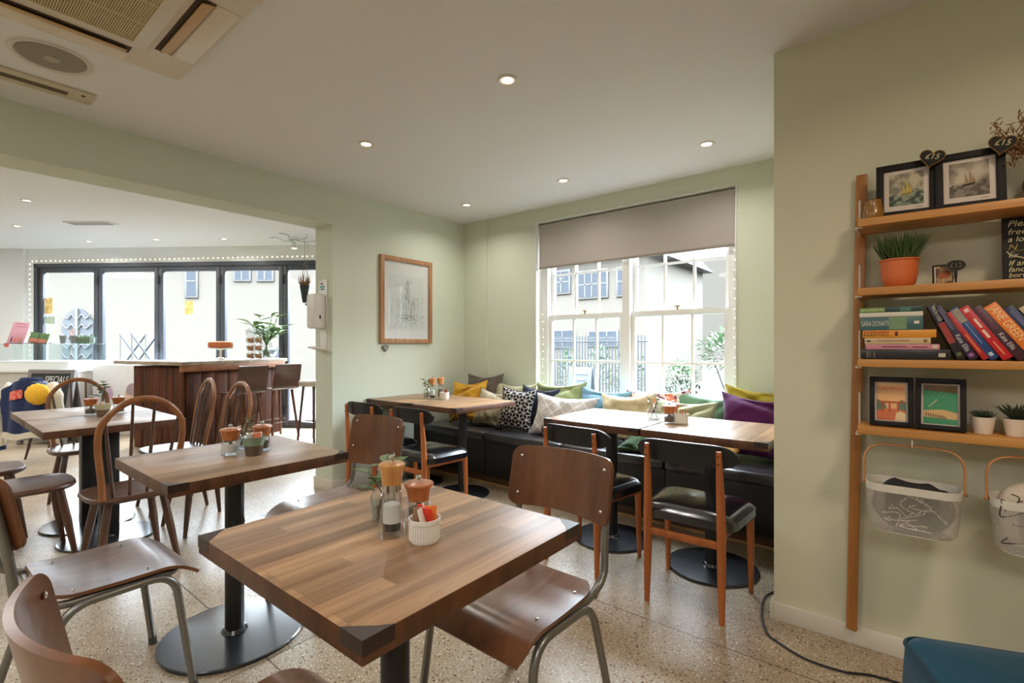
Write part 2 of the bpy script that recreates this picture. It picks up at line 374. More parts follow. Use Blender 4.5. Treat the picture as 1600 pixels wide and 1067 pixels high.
# ------------------------------------------------------------------ the setting
def bay(u, d, z=0):                    # the far room is turned: u along its glazed wall, d away from it
    p = FW*d + RT*u; return Vector((p.x, p.y, z))
BAYM = Matrix((RT, FW, Vector((0, 0, 1)))).transposed().to_4x4()
BA, BB = bay(-9.5, 7.65), bay(-1.9, 7.12)
WL = -3.66; WW = 3.74; WR = 2.41; HC = 2.49; FC = 2.69
fl = M(); fl.prism([(3.2, -3.2), (3.2, 3.94), (-3.92, 3.94), (-3.92, BB.y), (BB.x, BB.y), (BA.x, BA.y), (BA.x, -3.2)], -.05, 0)
struct(fl.build('floor', terrazzo()))
jt = M()
for (x0, x1, y0, y1) in ((-3.4, 2.5, .872, .877), (-1.910, -1.906, -2.5, 3.1), (.2, .204, -2.5, 2.38), (-3.4, 2.5, 2.05, 2.054)):
    jt.b2(x0, x1, y0, y1, -.003, .0004)
struct(jt.build('trim_1', pm('floor_joint_filler', (96, 82, 66), .7, var=.3, scale=60)))
struct(M().b2(WL, 3.2, -3.2, 3.94, HC, HC+.1).build('ceiling', ceilw))
struct(M().prism([(-3.92, -3.2), (-3.92, BB.y), (BB.x, BB.y), (BA.x, BA.y), (BA.x, -3.2)], FC, FC+.1).build('ceiling_far_room', ceilw))
wl = M(); wl.b2(WL-.26, WL, 2.2, BB.y, 0, FC+.1); wl.b2(WL-.26, WL, -3.2, 2.2, 2.2, FC+.1)
struct(wl.build('wall_left', sage))
wb = M(); X0, X1, Z0, Z1 = -2.717, -.945, .60, 2.362
wb.b2(WL, X0, WW, WW+.2, 0, HC); wb.b2(X1, -.455, WW, WW+.2, 0, HC); wb.b2(X0, X1, WW, WW+.2, 0, Z0); wb.b2(X0, X1, WW, WW+.2, Z1, HC)
wb.b2(WL, -3.33, WW-.014, WW+.01, 0, HC)
struct(wb.build('wall_back', sage))
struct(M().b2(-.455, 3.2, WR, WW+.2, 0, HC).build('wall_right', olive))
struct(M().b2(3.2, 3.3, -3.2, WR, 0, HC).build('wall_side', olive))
struct(M().b2(BA.x, 3.3, -3.3, -3.2, 0, FC).build('wall_front', sage))
struct(M().b2(BA.x-.1, BA.x, -3.3, BA.y, 0, FC).build('wall_far_side', farw))
struct(M().b2(BB.x, -3.66, BB.y, BB.y+.1, 0, FC).build('wall_far_end', farw))
# glazed wall: header above the doors and the plain wall to their left
dirw = (BB-BA).normalized(); nw = Vector((-dirw.y, dirw.x, 0)); LW = (BB-BA).length
FWM = mat_from(BA, dirw, nw)           # local x along the wall, y outwards, z up
DX0 = 2.20; DX1 = 7.17; DH = 2.46
fw_ = M(); fw_.b2(0, DX0, 0, .2, 0, FC); fw_.b2(DX1, LW, 0, .2, 0, FC); fw_.b2(DX0, DX1, 0, .2, DH, FC); fw_.b2(0, DX0-.14, -.05, 0, 0, FC)
ob = struct(fw_.build('wall_far', farw)); ob.matrix_world = FWM
portal('bifold_daylight', FWM @ Vector(((DX0+DX1)/2, .3, 1.25)), (-PI/2, 0, math.atan2(dirw.y, dirw.x)), DX1-DX0, 2.4)
sk = M(); sk.b2(WL, WL+.014, 2.2, 3.2, 0, .10, .003); sk.b2(WL-.27, WL+.014, 2.186, 2.2, 0, .10, .003); struct(sk.build('baseboard_left', skirt))
sk = M(); sk.b2(-.455, 3.2, WR-.014, WR, 0, .078, .003); sk.b2(-.469, -.455, WR-.014, WR+.7, 0, .078, .003); struct(sk.build('baseboard_right', skirt))
# sash window
w = thing('window_1', 'white double sash window with small panes above the bench', 'window', ((X0+X1)/2, 3.86, Z0)); struct(w)
wx = (X0+X1)/2
def wbox(m, x0, x1, z0, z1, y=0, t=.05): m.b2(x0-wx, x1-wx, y-t/2, y+t/2, z0-Z0, z1-Z0)
m = M(); wbox(m, X0, -2.635, Z0, Z1, 0, .1); wbox(m, -1.02, X1, Z0, Z1, 0, .1); wbox(m, X0, X1, Z1-.05, Z1, 0, .1); wbox(m, X0, X1, Z0, Z0+.05, 0, .1)
m.build('window_frame', whitep, w)
m = M(); wbox(m, X0-.001, X0+.006, Z0, Z1, -.065, .13); wbox(m, X1-.006, X1+.001, Z0, Z1, -.065, .13); wbox(m, X0, X1, Z1-.006, Z1+.001, -.065, .13); m.build('reveal_lining', whitep, w)
m = M(); wbox(m, -1.866, -1.80, Z0, Z1, -.005, .11); m.build('mullion', whitep, w)
m = M(); m.b2(X0-wx, X1-wx, -.19, -.04, -.03, .0, .006); m.build('window_sill', whitep, w)
for (a, b_) in ((-2.635, -1.866), (-1.80, -1.02)):
    for (z0, z1, mz, y) in ((Z0+.05, 1.49, 1.066, -.013), (1.45, Z1-.05, 1.87, .026)):
        m = M(); st = .035
        wbox(m, a+.001, a+st, z0, z1, y, .035); wbox(m, b_-st, b_-.001, z0, z1, y, .035); wbox(m, a+st, b_-st, z1-st, z1, y, .034); wbox(m, a+st, b_-st, z0, z0+st, y, .034)
        xs_ = [a+st+(b_-a-2*st)*k/3 for k in (1, 2)]
        for xx in xs_: wbox(m, xx-.009, xx+.009, z0+st, z1-st, y, .026)
        for p_, q_ in zip([a+st]+[x+.009 for x in xs_], [x-.009 for x in xs_]+[b_-st]): wbox(m, p_, q_, mz-.009, mz+.009, y, .024)
        s_ = m.build('sash', whitep, w)
        g = M(); wbox(g, a+.01, b_-.01, z0+.01, z1-.01, y, .004); g.build('pane', glass, s_)
    m = M(); m.cyl(((a+b_)/2-wx, -.02, 1.49-Z0), ((a+b_)/2-wx, -.02, 1.515-Z0), .008); m.box((a+b_)/2-wx, -.02, 1.52-Z0, .05, .014, .012, .003); m.build('sash_lock', pm('brass', (150, 120, 70), .3, .9), w)
# roller blind
t = thing('roller_blind', 'taupe fabric roller blind pulled part way down the sash window', 'blind', (wx, 3.765, 2.338))
bw = (X1-X0)/2-.019
M().sheet(lambda u, v: ((u-.5)*2*bw, .003*math.sin(u*9), -.402*v), 20, 3, .0015).build('fabric', pattern('blind_linen', 'weave', (184, 177, 171), (166, 159, 153), 260, .9, .15), t)
M().box(0, 0, -.404, 2*bw, .012, .02, .004).build('bottom_bar', pm('blind_bar', (140, 131, 122), .8), t)
M().cyl((-bw, .025, -.012), (bw, .025, -.012), .022).build('roller', pm('blind_tube', (190, 186, 178), .5), t)
# bifold doors: five dark framed leaves
d1 = thing('door_1', 'dark grey framed glass bifold doors across the far room', 'door'); struct(d1); d1.matrix_world = FWM
fr = M(); fr.b2(DX0, DX1, -.02, .08, DH-.06, DH); fr.b2(DX0, DX0+.06, -.02, .08, 0, DH); fr.b2(DX1-.06, DX1, -.02, .08, 0, DH); fr.b2(DX0, DX1, -.02, .08, -.005, .02)
fr.build('door_frame', greyframe, d1)
LWD = (DX1-DX0-.12)/5
for k in range(5):
    a = DX0+.06+k*LWD; m = M(); z0, z1 = .022, DH-.062; s_ = .07
    m.b2(a+.004, a+s_, 0, .06, z0, z1, .004); m.b2(a+LWD-s_, a+LWD-.004, 0, .06, z0, z1, .004); m.b2(a+s_, a+LWD-s_, 0, .06, z1-s_, z1); m.b2(a+s_, a+LWD-s_, 0, .06, z0, z0+.09)
    lf = m.build('door_leaf', greyframe, d1)
    g = M(); g.b2(a+s_, a+LWD-s_, .025, .033, z0+.09, z1-s_); g.build('pane', glass, lf)
    for zz in ((.25, 1.18, 2.2) if k else (1.18,)):
        h_ = M(); h_.b2(a-.012, a+.016, -.022, 0, zz-.07, zz+.07, .005); h_.build('hinge', pm('dark_hinge', (34, 36, 42), .4), lf)

# ------------------------------------------------------------------ recessed ceiling lights
def downlight():
    t = thing('ceiling_downlight', '', 'ceiling light')
    M().lathe([(.030, .006), (.032, -.004), (.045, -.008), (.052, -.004), (.052, .0), (.034, .0), (.034, .02), (.030, .02)], 28).build('trim_ring', pm('downlight_ring', (214, 210, 202), .35), t)
    M().lathe([(0, -.001), (.030, -.001), (.030, .004), (0, .004)], 24).build('bulb', emis('warm_bulb', (255, 226, 190), 3.2), t)
    return t
dl = None
DLS = [((-1.505, 1.834), HC, 'bright round ceiling downlight above the front table, nearest to the camera'),
       ((-2.684, 1.849), HC, 'warm round ceiling downlight near the beam, left of the front one'),
       ((-.992, 3.211), HC, 'round ceiling downlight beside the shelf wall, in front of the window blind'),
       ((-2.079, 3.218), HC, 'round ceiling downlight before the left end of the blind'),
       ((-3.123, 3.218), HC, 'small ceiling downlight close to the back left corner of the room'),
       ((-6.994, .787), FC, 'ceiling downlight of the far room, nearest below the beam'),
       ((-8.574, .88), FC, 'ceiling downlight of the far room, furthest left'),
       ((-9.037, 1.647), FC, 'ceiling downlight before the left end of the glass doors'),
       ((-8.145, 2.205), FC, 'ceiling downlight before the second door leaf from the left'),
       ((-7.364, 2.781), FC, 'ceiling downlight before the third and fourth door leaves')]
for (x, y), z, lb in DLS:
    g = 'recessed downlights in the ceiling'
    if dl is None: dl = downlight(); o_ = dl
    else: o_ = copy_tree(dl)
    o_.location = (x, y, z); tag(o_, lb, group=g)
    lampobj('downlight_beam', (x, y, z-.02), 2.5 if z == HC else 4, .06, (1, .94, .86), spread=150)
# a lamp before the shelf wall, and broad unseen fill lamps added to brighten both rooms
o_ = copy_tree(dl); o_.location = (.62, 1.25, HC); tag(o_, 'ceiling downlight before the shelf wall, outside the picture')
lampobj('downlight_beam', (.62, 1.15, HC-.02), 8, .30, (1, .82, .60), spread=160)
for x, y, z, e_, s_ in ((.6, -1.1, HC, 20, 1.3), (-2.0, -1.6, HC, 24, 1.3), (-6.0, -.6, FC, 34, 1.4), (-9.8, -1.2, FC, 30, 1.4), (-5.0, 3.0, FC, 10, .6)):
    lampobj('unseen_fill_light', (x, y, z-.01), e_, s_, (1, .97, .94), spread=180)

# ------------------------------------------------------------------ ceiling fittings
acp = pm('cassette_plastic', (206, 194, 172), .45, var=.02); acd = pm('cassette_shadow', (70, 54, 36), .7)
t = thing('air_conditioner', 'square cream ceiling cassette air conditioner with central grille', 'air conditioner', (-2.235, .355, HC-.001))
h = .475
m = M()
m.prism(rrect(h, h, .02), -.012, 0); m.prism(rrect(h-.012, h-.012, .02), -.026, -.012)
m.build('cover_plate', acp, t)
gr = M(); gr.b2(-.29, .29, -.29, .29, -.031, -.0262, .002); gp = gr.build('grille_panel', acp, t)
m = M()
for k in range(64):
    y = -.235+k*.47/63; m.b2(-.245, .245, y-.0024, y+.0024, -.036, -.031)
for k in (-.08, .08): m.b2(k-.004, k+.004, -.238, .238, -.0365, -.031)
m.build('grille_slats', pm('grille_slat', (196, 178, 132), .55), gp)
m = M(); m.b2(-.247, .247, -.238, .238, -.0325, -.0309); m.build('filter', pm('grille_filter', (120, 98, 58), .8), gp)
for k in range(4):
    rm = Matrix.Rotation(k*PI/2, 4, 'Z')
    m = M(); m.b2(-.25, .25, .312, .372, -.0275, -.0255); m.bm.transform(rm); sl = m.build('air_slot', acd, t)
    m = M(); m.box(0, .348, -.0335, .475, .043, .005, .002, Matrix.Rotation(R(14), 4, 'X')); m.bm.transform(rm); m.build('louvre', pm('louvre_tan', (186, 150, 96), .5), sl)
    m = M(); m.b2(-.25, .25, .376, .455, -.029, -.025, .002); m.bm.transform(rm); m.build('edge_panel', pm('cassette_edge', (214, 202, 180), .4), t)
t = thing('ceiling_speaker', 'round grey mesh ceiling speaker beside the air conditioner', 'speaker', (-2.97, .414, HC))
M().lathe([(.118, 0), (.124, -.006), (.140, -.008), (.146, 0)], 40).build('rim', pm('speaker_rim', (206, 200, 190), .5), t)
M().lathe([(0, -.009), (.06, -.0085), (.118, -.004), (.118, 0), (0, 0)], 40).build('mesh_grille', pattern('speaker_mesh', 'weave', (150, 142, 126), (124, 116, 102), 160, .6, .3, axes='XY'), t)
M().lathe([(0, -.0125), (.028, -.012), (.03, -.008), (0, -.008)], 24).build('logo_disc', pm('speaker_disc', (170, 162, 146), .5), t)
t = thing('air_diffuser', 'long cream linear air diffuser in the ceiling along the beam', 'vent', (-3.31, .62, HC))
M().b2(-.075, .075, -1.25, 0, -.010, 0, .003).build('diffuser_frame', pm('diffuser_cream', (196, 186, 160), .5), t)
M().b2(-.022, .022, -1.2, -.10, -.0115, -.0095).build('slot', pm('diffuser_slot', (88, 76, 52), .7), t)
M().cyl((.03, -.045, -.0105), (.03, -.045, -.0125), .008).build('sensor', blackm, t)
t = thing('ceiling_vent', 'small rectangular louvred vent in the far room ceiling', 'vent', (-7.66, 1.414, FC), YAW)
M().b2(-.28, .28, -.07, .07, -.012, 0, .004).build('vent_frame', whitep, t)
m = M()
for k in range(6): m.b2(-.25, .25, -.055+k*.02, -.045+k*.02, -.016, -.011)
m.build('vent_slats', pm('vent_grey', (160, 158, 152), .5), t)
t = thing('ceiling_spotlight', 'small white wire spotlight on the far room ceiling near the pillar', 'ceiling light', (-6.524, 3.35, FC))
M().lathe([(0, 0), (.05, 0), (.05, -.02), (.012, -.03), (.012, -.07), (.035, -.10), (.045, -.15), (.04, -.15), (.03, -.11), (0, -.10)], 20).build('lamp_head', whitep, t)
m = M()
for k in range(5):
    a = k*1.3; m.tube(bez([(0, 0, -.03), (.12*math.cos(a), .12*math.sin(a), -.05), (.22*math.cos(a+.3), .22*math.sin(a+.3), -.02), (.32*math.cos(a), .32*math.sin(a), -.01)], 4), .004, 6)
m.build('wire_arms', steel, t)
M().ball((0, 0, -.135), .026).build('bulb', emis('warm_bulb', (255, 226, 190), 4), t)

# ------------------------------------------------------------------ bench along the window
t = thing('window_bench', 'long black upholstered bench running under the window', 'bench', (-2.06, 3.12, 0))
m = M()
xs = [-1.59, -.78, .02, .82, 1.60]
for a, b_ in zip(xs, xs[1:]): m.b2(a+.003, b_-.003, .0, .605, .385, .46, .022)
m.build('seat', pm('bench_vinyl', (56, 54, 58), .30, var=.1, scale=25, bump=.05, coat=.4), t)
m = M()
for a, b_ in zip(xs, xs[1:]): m.b2(a+.002, b_-.002, .03, .6, .09, .385, .004)
m.build('bench_front', pm('bench_black', (27, 25, 25), .5, var=.1), t)
M().b2(-1.59, 1.60, .09, .6, .0, .09).build('plinth', wood('bench_plinth', (70, 46, 30), (104, 72, 46), .5, 0, 20), t)
M().b2(-1.59, 1.60, .074, .09, .0, .018, .003).build('skirting_strip', wood('strip', (170, 130, 86), (196, 158, 110), .5, 0, 20), t)

# ------------------------------------------------------------------ picture on the left wall
t = thing('framed_drawing', 'oak framed pencil drawing of a street hanging on the green wall', 'picture', (WL, 2.958, 1.625), R(90))
PW, PH = .608, .794     # local x along the wall, -y out into the room
m = M(); f_ = .042
m.b2(-PW/2, -PW/2+f_, -.028, 0, -PH/2, PH/2, .003); m.b2(PW/2-f_, PW/2, -.028, 0, -PH/2, PH/2, .003); m.b2(-PW/2+f_, PW/2-f_, -.028, 0, PH/2-f_, PH/2, .003); m.b2(-PW/2+f_, PW/2-f_, -.028, 0, -PH/2, -PH/2+f_, .003)
m.build('frame', wood('oak_frame', (150, 104, 68), (182, 134, 94), .5, 2, 30), t)
pm_ = M().b2(-PW/2+.03, PW/2-.03, -.012, -.004, -PH/2+.03, PH/2-.03).build('mount', pm('mount_card', (243, 238, 235), .8, var=.01), t)
M().b2(-.2, .2, -.0135, -.012, -.27, .23).build('paper', pm('drawing_paper', (234, 233, 231), .8, var=.02), t)
random.seed(4); m = M()
def stroke(x0, z0, x1, z1, wd=.0016):
    a = Vector((x0, -.0142, z0)); b_ = Vector((x1, -.0142, z1)); d = (b_-a); n_ = Vector((-d.z, 0, d.x)).normalized()*wd/2
    v = [m.bm.verts.new(q) for q in (a-n_, b_-n_*.4, b_+n_*.4, a+n_)]; m.bm.faces.new(v)
for k in range(130):     # houses either side of a lane, a spire in the middle
    z = random.uniform(-.2, .0); x = random.gauss(0, .075); l = random.uniform(.02, .09)
    stroke(x, z, x+random.uniform(-.01, .01), z+l)
for k in range(50):
    x = random.gauss(.0, .02); z = random.uniform(.0, .17); stroke(x, z, x*.5, z+random.uniform(.02, .06), .002)
for k in range(70):
    x = random.gauss(0.02, .08); z = random.gauss(-.155, .022); stroke(x, z, x+random.uniform(.01, .05), z+random.uniform(-.006, .006), .0024)
for k in range(26):
    x = random.gauss(0, .1); stroke(x, -.2, x*1.5, -.26, .001)
for k in range(24):
    a = random.uniform(0, 6.28); stroke(.105+.02*math.cos(a), -.02+.05*math.sin(a), .105+.028*math.cos(a+.5), -.02+.06*math.sin(a+.5), .002)
m.build('pencil_lines', pm('graphite', (120, 120, 122), .8), t, smooth=False)
M().b2(-PW/2+f_-.005, PW/2-f_+.005, -.0185, -.0165, -PH/2+f_-.005, PH/2-f_+.005).build('glazing', glassmat('picture_glass', refl=.16), t)
def heart_poly(s, n=36):
    P = []
    for k in range(n):
        a = 2*PI*k/n; P.append((s*16*math.sin(a)**3/16, s*(13*math.cos(a)-5*math.cos(2*a)-2*math.cos(3*a)-math.cos(4*a))/16))
    return P
t = thing('hanging_heart', 'small grey heart ornament hanging under the framed drawing', 'ornament', (WL+.012, 2.715, 1.185), R(90))
m = M(); m.prism(heart_poly(.032), -.006, .006, Matrix.Rotation(R(90), 4, 'X'), .003); m.build('heart', pm('pewter', (96, 94, 88), .5, .3), t)
m = M(); m.prism(heart_poly(.017), .006, .0085, Matrix.Rotation(R(90), 4, 'X')); m.build('inner_heart', pm('pewter_light', (150, 146, 136), .5, .3), t)
m = M(); m.tube([(0, 0, .02), (-.004, 0, .045), (0, .004, .06)], .0015, 6); m.build('cord', pm('string', (120, 104, 80), .9), t)
# ------------------------------------------------------------------ tables
def table(cx, cy, sx, sy, label, group=None, top=None, rb=.235, inlays=((-1, -1), (1, -1), (-1, 1), (1, 1)), square=False, off=(0, 0), th=.042):
    t = thing('pedestal_table', label, 'table', (cx, cy, 0), 0, group); z = .745
    tp = M().b2(-sx/2, sx/2, -sy/2, sy/2, z-th, z, .0025).build('tabletop', top or tabletop_w, t)
    tp.data.materials.append(edge_w)
    for f_ in tp.data.polygons: f_.material_index = 1 if f_.normal.z < .6 else 0
    for a, b_ in inlays:
        q = M(); c = .062; e_ = .0006
        P = [(a*(sx/2+e_), b_*(sy/2+e_)), (a*(sx/2-c), b_*(sy/2+e_)), (a*(sx/2-c*.62), b_*(sy/2-c*.35)), (a*(sx/2-c*.30), b_*(sy/2-c*.62)), (a*(sx/2+e_), b_*(sy/2-c))]
        if a*b_ < 0: P.reverse()
        q.prism(P, z-th*.62, z+.0005); q.build('corner_inlay', inlayw, t, smooth=False)
    ox, oy = off
    if square: M().b2(ox-.045, ox+.045, oy-.045, oy+.045, .01, z-th, .004).build('pole', blackm, t)
    else: M().cyl((ox, oy, .01), (ox, oy, z-th), .036, seg=24).build('pole', blackm, t)
    M().lathe([(0, 0), (rb, 0), (rb, .009), (rb-.004, .013), (.05, .016), (.042, .03), (.036, .032), (0, .032)], 48, (ox, oy, 0)).build('base', basem, t)
    M().b2(ox-.15, ox+.15, oy-.03, oy+.03, z-th-.008, z-th+.001).build('mount_bar', blackm, t)
    return t
table(-.9895, .766, .671, .645, 'pale striped butcher block table in front, with white ramekin and tall salt mill on it', rb=.25)
table(-2.19, .868, .64, .66, 'dark brown wooden table left of the front one, with green rimmed pot on it', top=tabletop_d, rb=.27, inlays=((1, -1), (1, 1)))
g = 'wooden tables by the glass doors pushed together'
table(-4.505, .79, .625, .66, 'dark wooden table beyond the seam, its far half beside the jacket chair', g, tabletop_d, .25, ((-1, -1),), True, (.17, 0))
table(-3.865, .79, .625, .66, 'dark wooden table with cream pot on it, nearer half of the pair in the opening', g, tabletop_d, .25, (), True, (-.05, .02))
g = 'tables at the window bench'
table(-3.375, 2.86, .55, .68, 'pale wooden table against the left wall under the framed drawing', g, tabletop_w, .22, ((-1, -1), (1, -1)))
table(-2.822, 2.86, .55, .68, 'pale wooden table at the bench, standing free end of the pair under the drawing', g, tabletop_w, .22, ((-1, -1), (1, -1)))
table(-1.468, 2.862, .636, .65, 'pale wooden table at the bench, left half of the pair before the window', g, tabletop_w, .235, ((-1, -1), (1, -1)), False, (.03, -.08))
table(-.822, 2.862, .636, .65, 'pale wooden table at the bench beside the shelf wall, right half of the pair', g, tabletop_w, .235, ((1, -1),), False, (.0, -.11))

# ------------------------------------------------------------------ school chairs: ply seat and back on grey tube
def school_chair():
    t = thing('school_chair', '', 'chair', group='plywood chairs with grey tube frames')
    def seat(u, v):
        x = 2*u-1; y = -.185+.40*v
        hw = .192+.012*v
        if v < .12: hw *= 1-.16*((.12-v)/.12)**2
        if v > .9: hw *= 1-.05*((v-.9)/.1)**2
        z = .452 - .012*math.exp(-((v-.42)/.25)**2)*(1-x*x*.8) + .012*max(0, .15-v)/.15
        if v > .72: z -= .050*((v-.72)/.28)**2
        return (x*hw, y, z)
    M().sheet(seat, 14, 22, .011).build('seat', plys, t)
    def back(u, v):
        x = 2*u-1; hw = .205; r = .036; dd = .105*(1-abs(2*v-1))
        if dd < r: hw -= r-math.sqrt(max(0, r*r-(r-dd)**2))
        return (x*hw, -.285-.042*v+.058*(x*hw/.2)**2, .622+.210*v)
    def vmap(v): return .5-.5*math.cos(PI*v)
    M().sheet(lambda u, v: back(u, vmap(v)), 16, 24, .011, lambda u, v: Vector((-.5*(2*u-1), 1, .2)).normalized()).build('backrest', plyw, t)
    r = .0125
    for s in (-1, 1):
        m = M(); m.tube(bend([(s*.212, .19, 0), (s*.196, .135, .422), (s*.196, -.15, .416), (s*.214, -.262, 0)], .075, 7), r, 12)
        lf = m.build('leg_frame', steel, t)
        m = M()
        for y in (.19, -.262): m.cyl((s*.2125, y, 0), (s*.212, y-.003*(y/abs(y)), .03), .0145, seg=12)
        m.build('foot_cap', pm('grey_rubber', (70, 69, 66), .7), lf)
        m = M(); m.tube(bend([(s*.12, .165, .408), (s*.178, .13, .420), (s*.184, -.17, .424), (s*.186, -.250, .462), (s*.180, -.262, .60), (s*.178, -.298, .80)], .06, 6), r, 12)
        m.build('back_tube', steel, t)
        for z, y in ((.665, -.247), (.795, -.273)):
            m = M(); m.ball((s*.172, y, z), .0065, (1, .6, 1), 10, 6); m.build('rivet', chrome, t)
        for y in (-.12, .07):
            m = M(); m.ball((s*.155, y, .4515), .005, (1, 1, .4), 8, 5); m.build('rivet', chrome, t)
    for y, z, w_ in ((-.19, .424, .19), (.165, .408, .12)):
        m = M(); m.cyl((-w_, y, z), (w_, y, z), .0115); m.build('cross_tube', steel, t)
    return t
sc = school_chair(); sc.location = (-.945, 1.165, 0); sc.rotation_euler = (0, 0, PI+R(-1))
sc['label'] = 'brown plywood school chair on the far right side of the front table'
far_sc = copy_tree(sc, (-2.145, 1.275, 0), PI+R(1), 'brown plywood school chair beyond the second table, its back near the pillar')
for k_ in bpy.data.objects:
    if k_.parent == far_sc and k_.name.startswith('backrest'): k_.scale = (1, 1, 1.24); k_.location = (0, 0, -.199)      # this one has a taller back
copy_tree(sc, (-2.155, .445, 0), R(1), 'brown plywood school chair at the left, seat fully in view beside the black round base')
copy_tree(sc, (-.925, .42, 0), R(1), 'brown plywood school chair closest to the camera, curved back at the bottom left')

# ------------------------------------------------------------------ hoop back chairs
def hoop_chair():
    t = thing('hoop_back_chair', '', 'chair', group='dark hoop back chairs with thin spindles')
    def plan(a):           # seat outline
        x = math.cos(a); y = math.sin(a); e_ = .62
        return (.205*math.copysign(abs(x)**e_, x)*(1+.04*y), .195*math.copysign(abs(y)**e_, y))
    m = M(); n = 40; lv = [(.405, .86), (.414, .96), (.424, 1), (.436, .985), (.440, .95)]
    rings = [[m.bm.verts.new((plan(2*PI*k/n)[0]*s, plan(2*PI*k/n)[1]*s, z)) for k in range(n)] for z, s in lv]
    for s, dz in ((.75, -.006), (.45, -.010), (.15, -.011)): rings.append([m.bm.verts.new((plan(2*PI*k/n)[0]*s, plan(2*PI*k/n)[1]*s-.0*s, .440+dz)) for k in range(n)])
    for A, B in zip(rings, rings[1:]):
        for k in range(n): m.bm.faces.new((A[k], A[(k+1) % n], B[(k+1) % n], B[k]))
    m.bm.faces.new(list(reversed(rings[0]))); m.bm.faces.new(rings[-1])
    m.build('seat', elmseat, t)
    def hoop(q):           # q 0..1 along the bow
        a = PI*q; c = math.cos(a); s = math.sin(a)
        x = -c*(.150+.068*min(1, s*1.6)); zz = .435+.500*s**.62
        y = -.165-.085*((zz-.435)/.5)
        return Vector((x, y, zz))
    m = M(); pts = [hoop(k/44) for k in range(45)]; m.tube(pts, [.0125]*45, 10, flat=1.25); m.build('hoop', elm, t)
    for x in (-.105, -.037, .037, .105):
        best = min(pts[6:-6], key=lambda p: abs(p.x-x*1.42)); m = M()
        b0 = Vector((x, -.150, .437)); mid = (b0+best)/2
        m.tube([b0, mid, best], [.0075, .0085, .0065], 8); m.build('spindle', darkelm, t)
    for x in (-1, 1):
        for y in (-1, 1):
            m = M(); m.tube([(x*.115, y*.115, .415), (x*.145, y*.145, .22), (x*.178, y*.178, 0)], [.017, .0195, .011], 10); m.build('leg', darkelm, t)
    return t
hc = hoop_chair(); hc.location = (-3.26, .765, 0); hc.rotation_euler = (0, 0, R(90))
hc['label'] = 'hoop back chair in front of the cream pot table, its whole wide bow in view'
copy_tree(hc, (-4.885, .86, 0), R(-92), 'hoop back chair at the far table end, before the specials board')
copy_tree(hc, (-4.31, 1.27, 0), R(178), 'hoop back chair seen sideways at the dark tables, before the bar corner')
copy_tree(hc, (-3.70, 1.27, 0), R(183), 'hoop back chair seen sideways with its bow just above the green rimmed pot')
copy_tree(hc, (-3.80, .43, 0), R(0), 'dark hoop back chair, seat only in view, next to the wide bow chair')
copy_tree(hc, (-4.47, .30, 0), R(0), 'dark hoop back chair, only a seat corner in view at the left edge')

# ------------------------------------------------------------------ teak chairs with black seats
def teak_chair():
    t = thing('teak_chair', '', 'chair', group='teak chairs with black seats at the bench tables')
    def seat(u, v):
        x = 2*u-1; y = 2*v-1; hw = .212+.028*(v)
        k = 1-.10*max(0, abs(y)-.75)/.25
        edge = max(abs(x), abs(y)); z = .455 + .012*(1-x**4)*(1-y**4) - .022*max(0, edge-.86)/.14 + .006*math.cos(x*2.2)*abs(x)
        return (x*hw*k, y*.195*(1-.05*max(0, abs(x)-.75)/.25), z)
    M().sheet(seat, 18, 18, .036, lambda u, v: Vector((0, 0, 1))).build('seat', vinyl, t)
    for s in (-1, 1):
        m = M(); m.tube([(s*.168, -.200, 0), (s*.166, -.196, .22), (s*.165, -.195, .40), (s*.163, -.203, .56), (s*.160, -.219, .748)], [.0125, .0185, .0205, .018, .0115], 12)
        lg = m.build('leg', teak, t)
        for z in (.695, .728):
            k = M(); k.cyl((s*.161, -.228, z), (s*.161, -.2335, z), .0035, seg=8); k.build('peg', blackm, lg)
        m = M(); m.tube([(s*.205, .180, 0), (s*.204, .172, .22), (s*.202, .165, .415)], [.0115, .0165, .0195], 12); m.build('leg', teak, t)
        m = M(); m.box(s*.186, -.01, .393, .020, .36, .052, .005, Matrix.Rotation(-s*R(5.4), 4, 'Z')); m.build('seat_rail', teak, t)
    m = M(); m.b2(-.195, .195, .155, .178, .375, .418, .006); m.build('seat_rail', teak, t)
    m = M(); m.b2(-.16, .16, -.205, -.188, .318, .352, .006); m.build('stretcher', teak, t)
    def back(u, v):
        x = 2*u-1; hh = .051*(1-.78*abs(x)**8)
        zc = .713 + .004*(1-x*x)
        return (x*.228, -.199-.010*v+.036*x*x, zc+(2*v-1)*hh)
    m = M(); m.sheet(back, 26, 8, .012); m.build('backrest', pm('black_ply', (24, 24, 25), .42, var=.05), t)
    return t
tc = teak_chair(); tc.location = (-.79, 2.405, 0); tc.rotation_euler = (0, 0, R(1))
tc['label'] = 'teak chair with black padded seat, fully in view beside the shelf wall'
copy_tree(tc, (-1.40, 2.46, 0), R(-4), 'teak chair with black seat half hidden behind the brown plywood chair')
copy_tree(tc, (-2.725, 2.415, 0), R(1), 'teak chair with black seat behind the mills, second from the pillar')
copy_tree(tc, (-3.275, 2.405, 0), R(1), 'teak chair with black back nearest to the pillar, mostly hidden by a plywood chair')

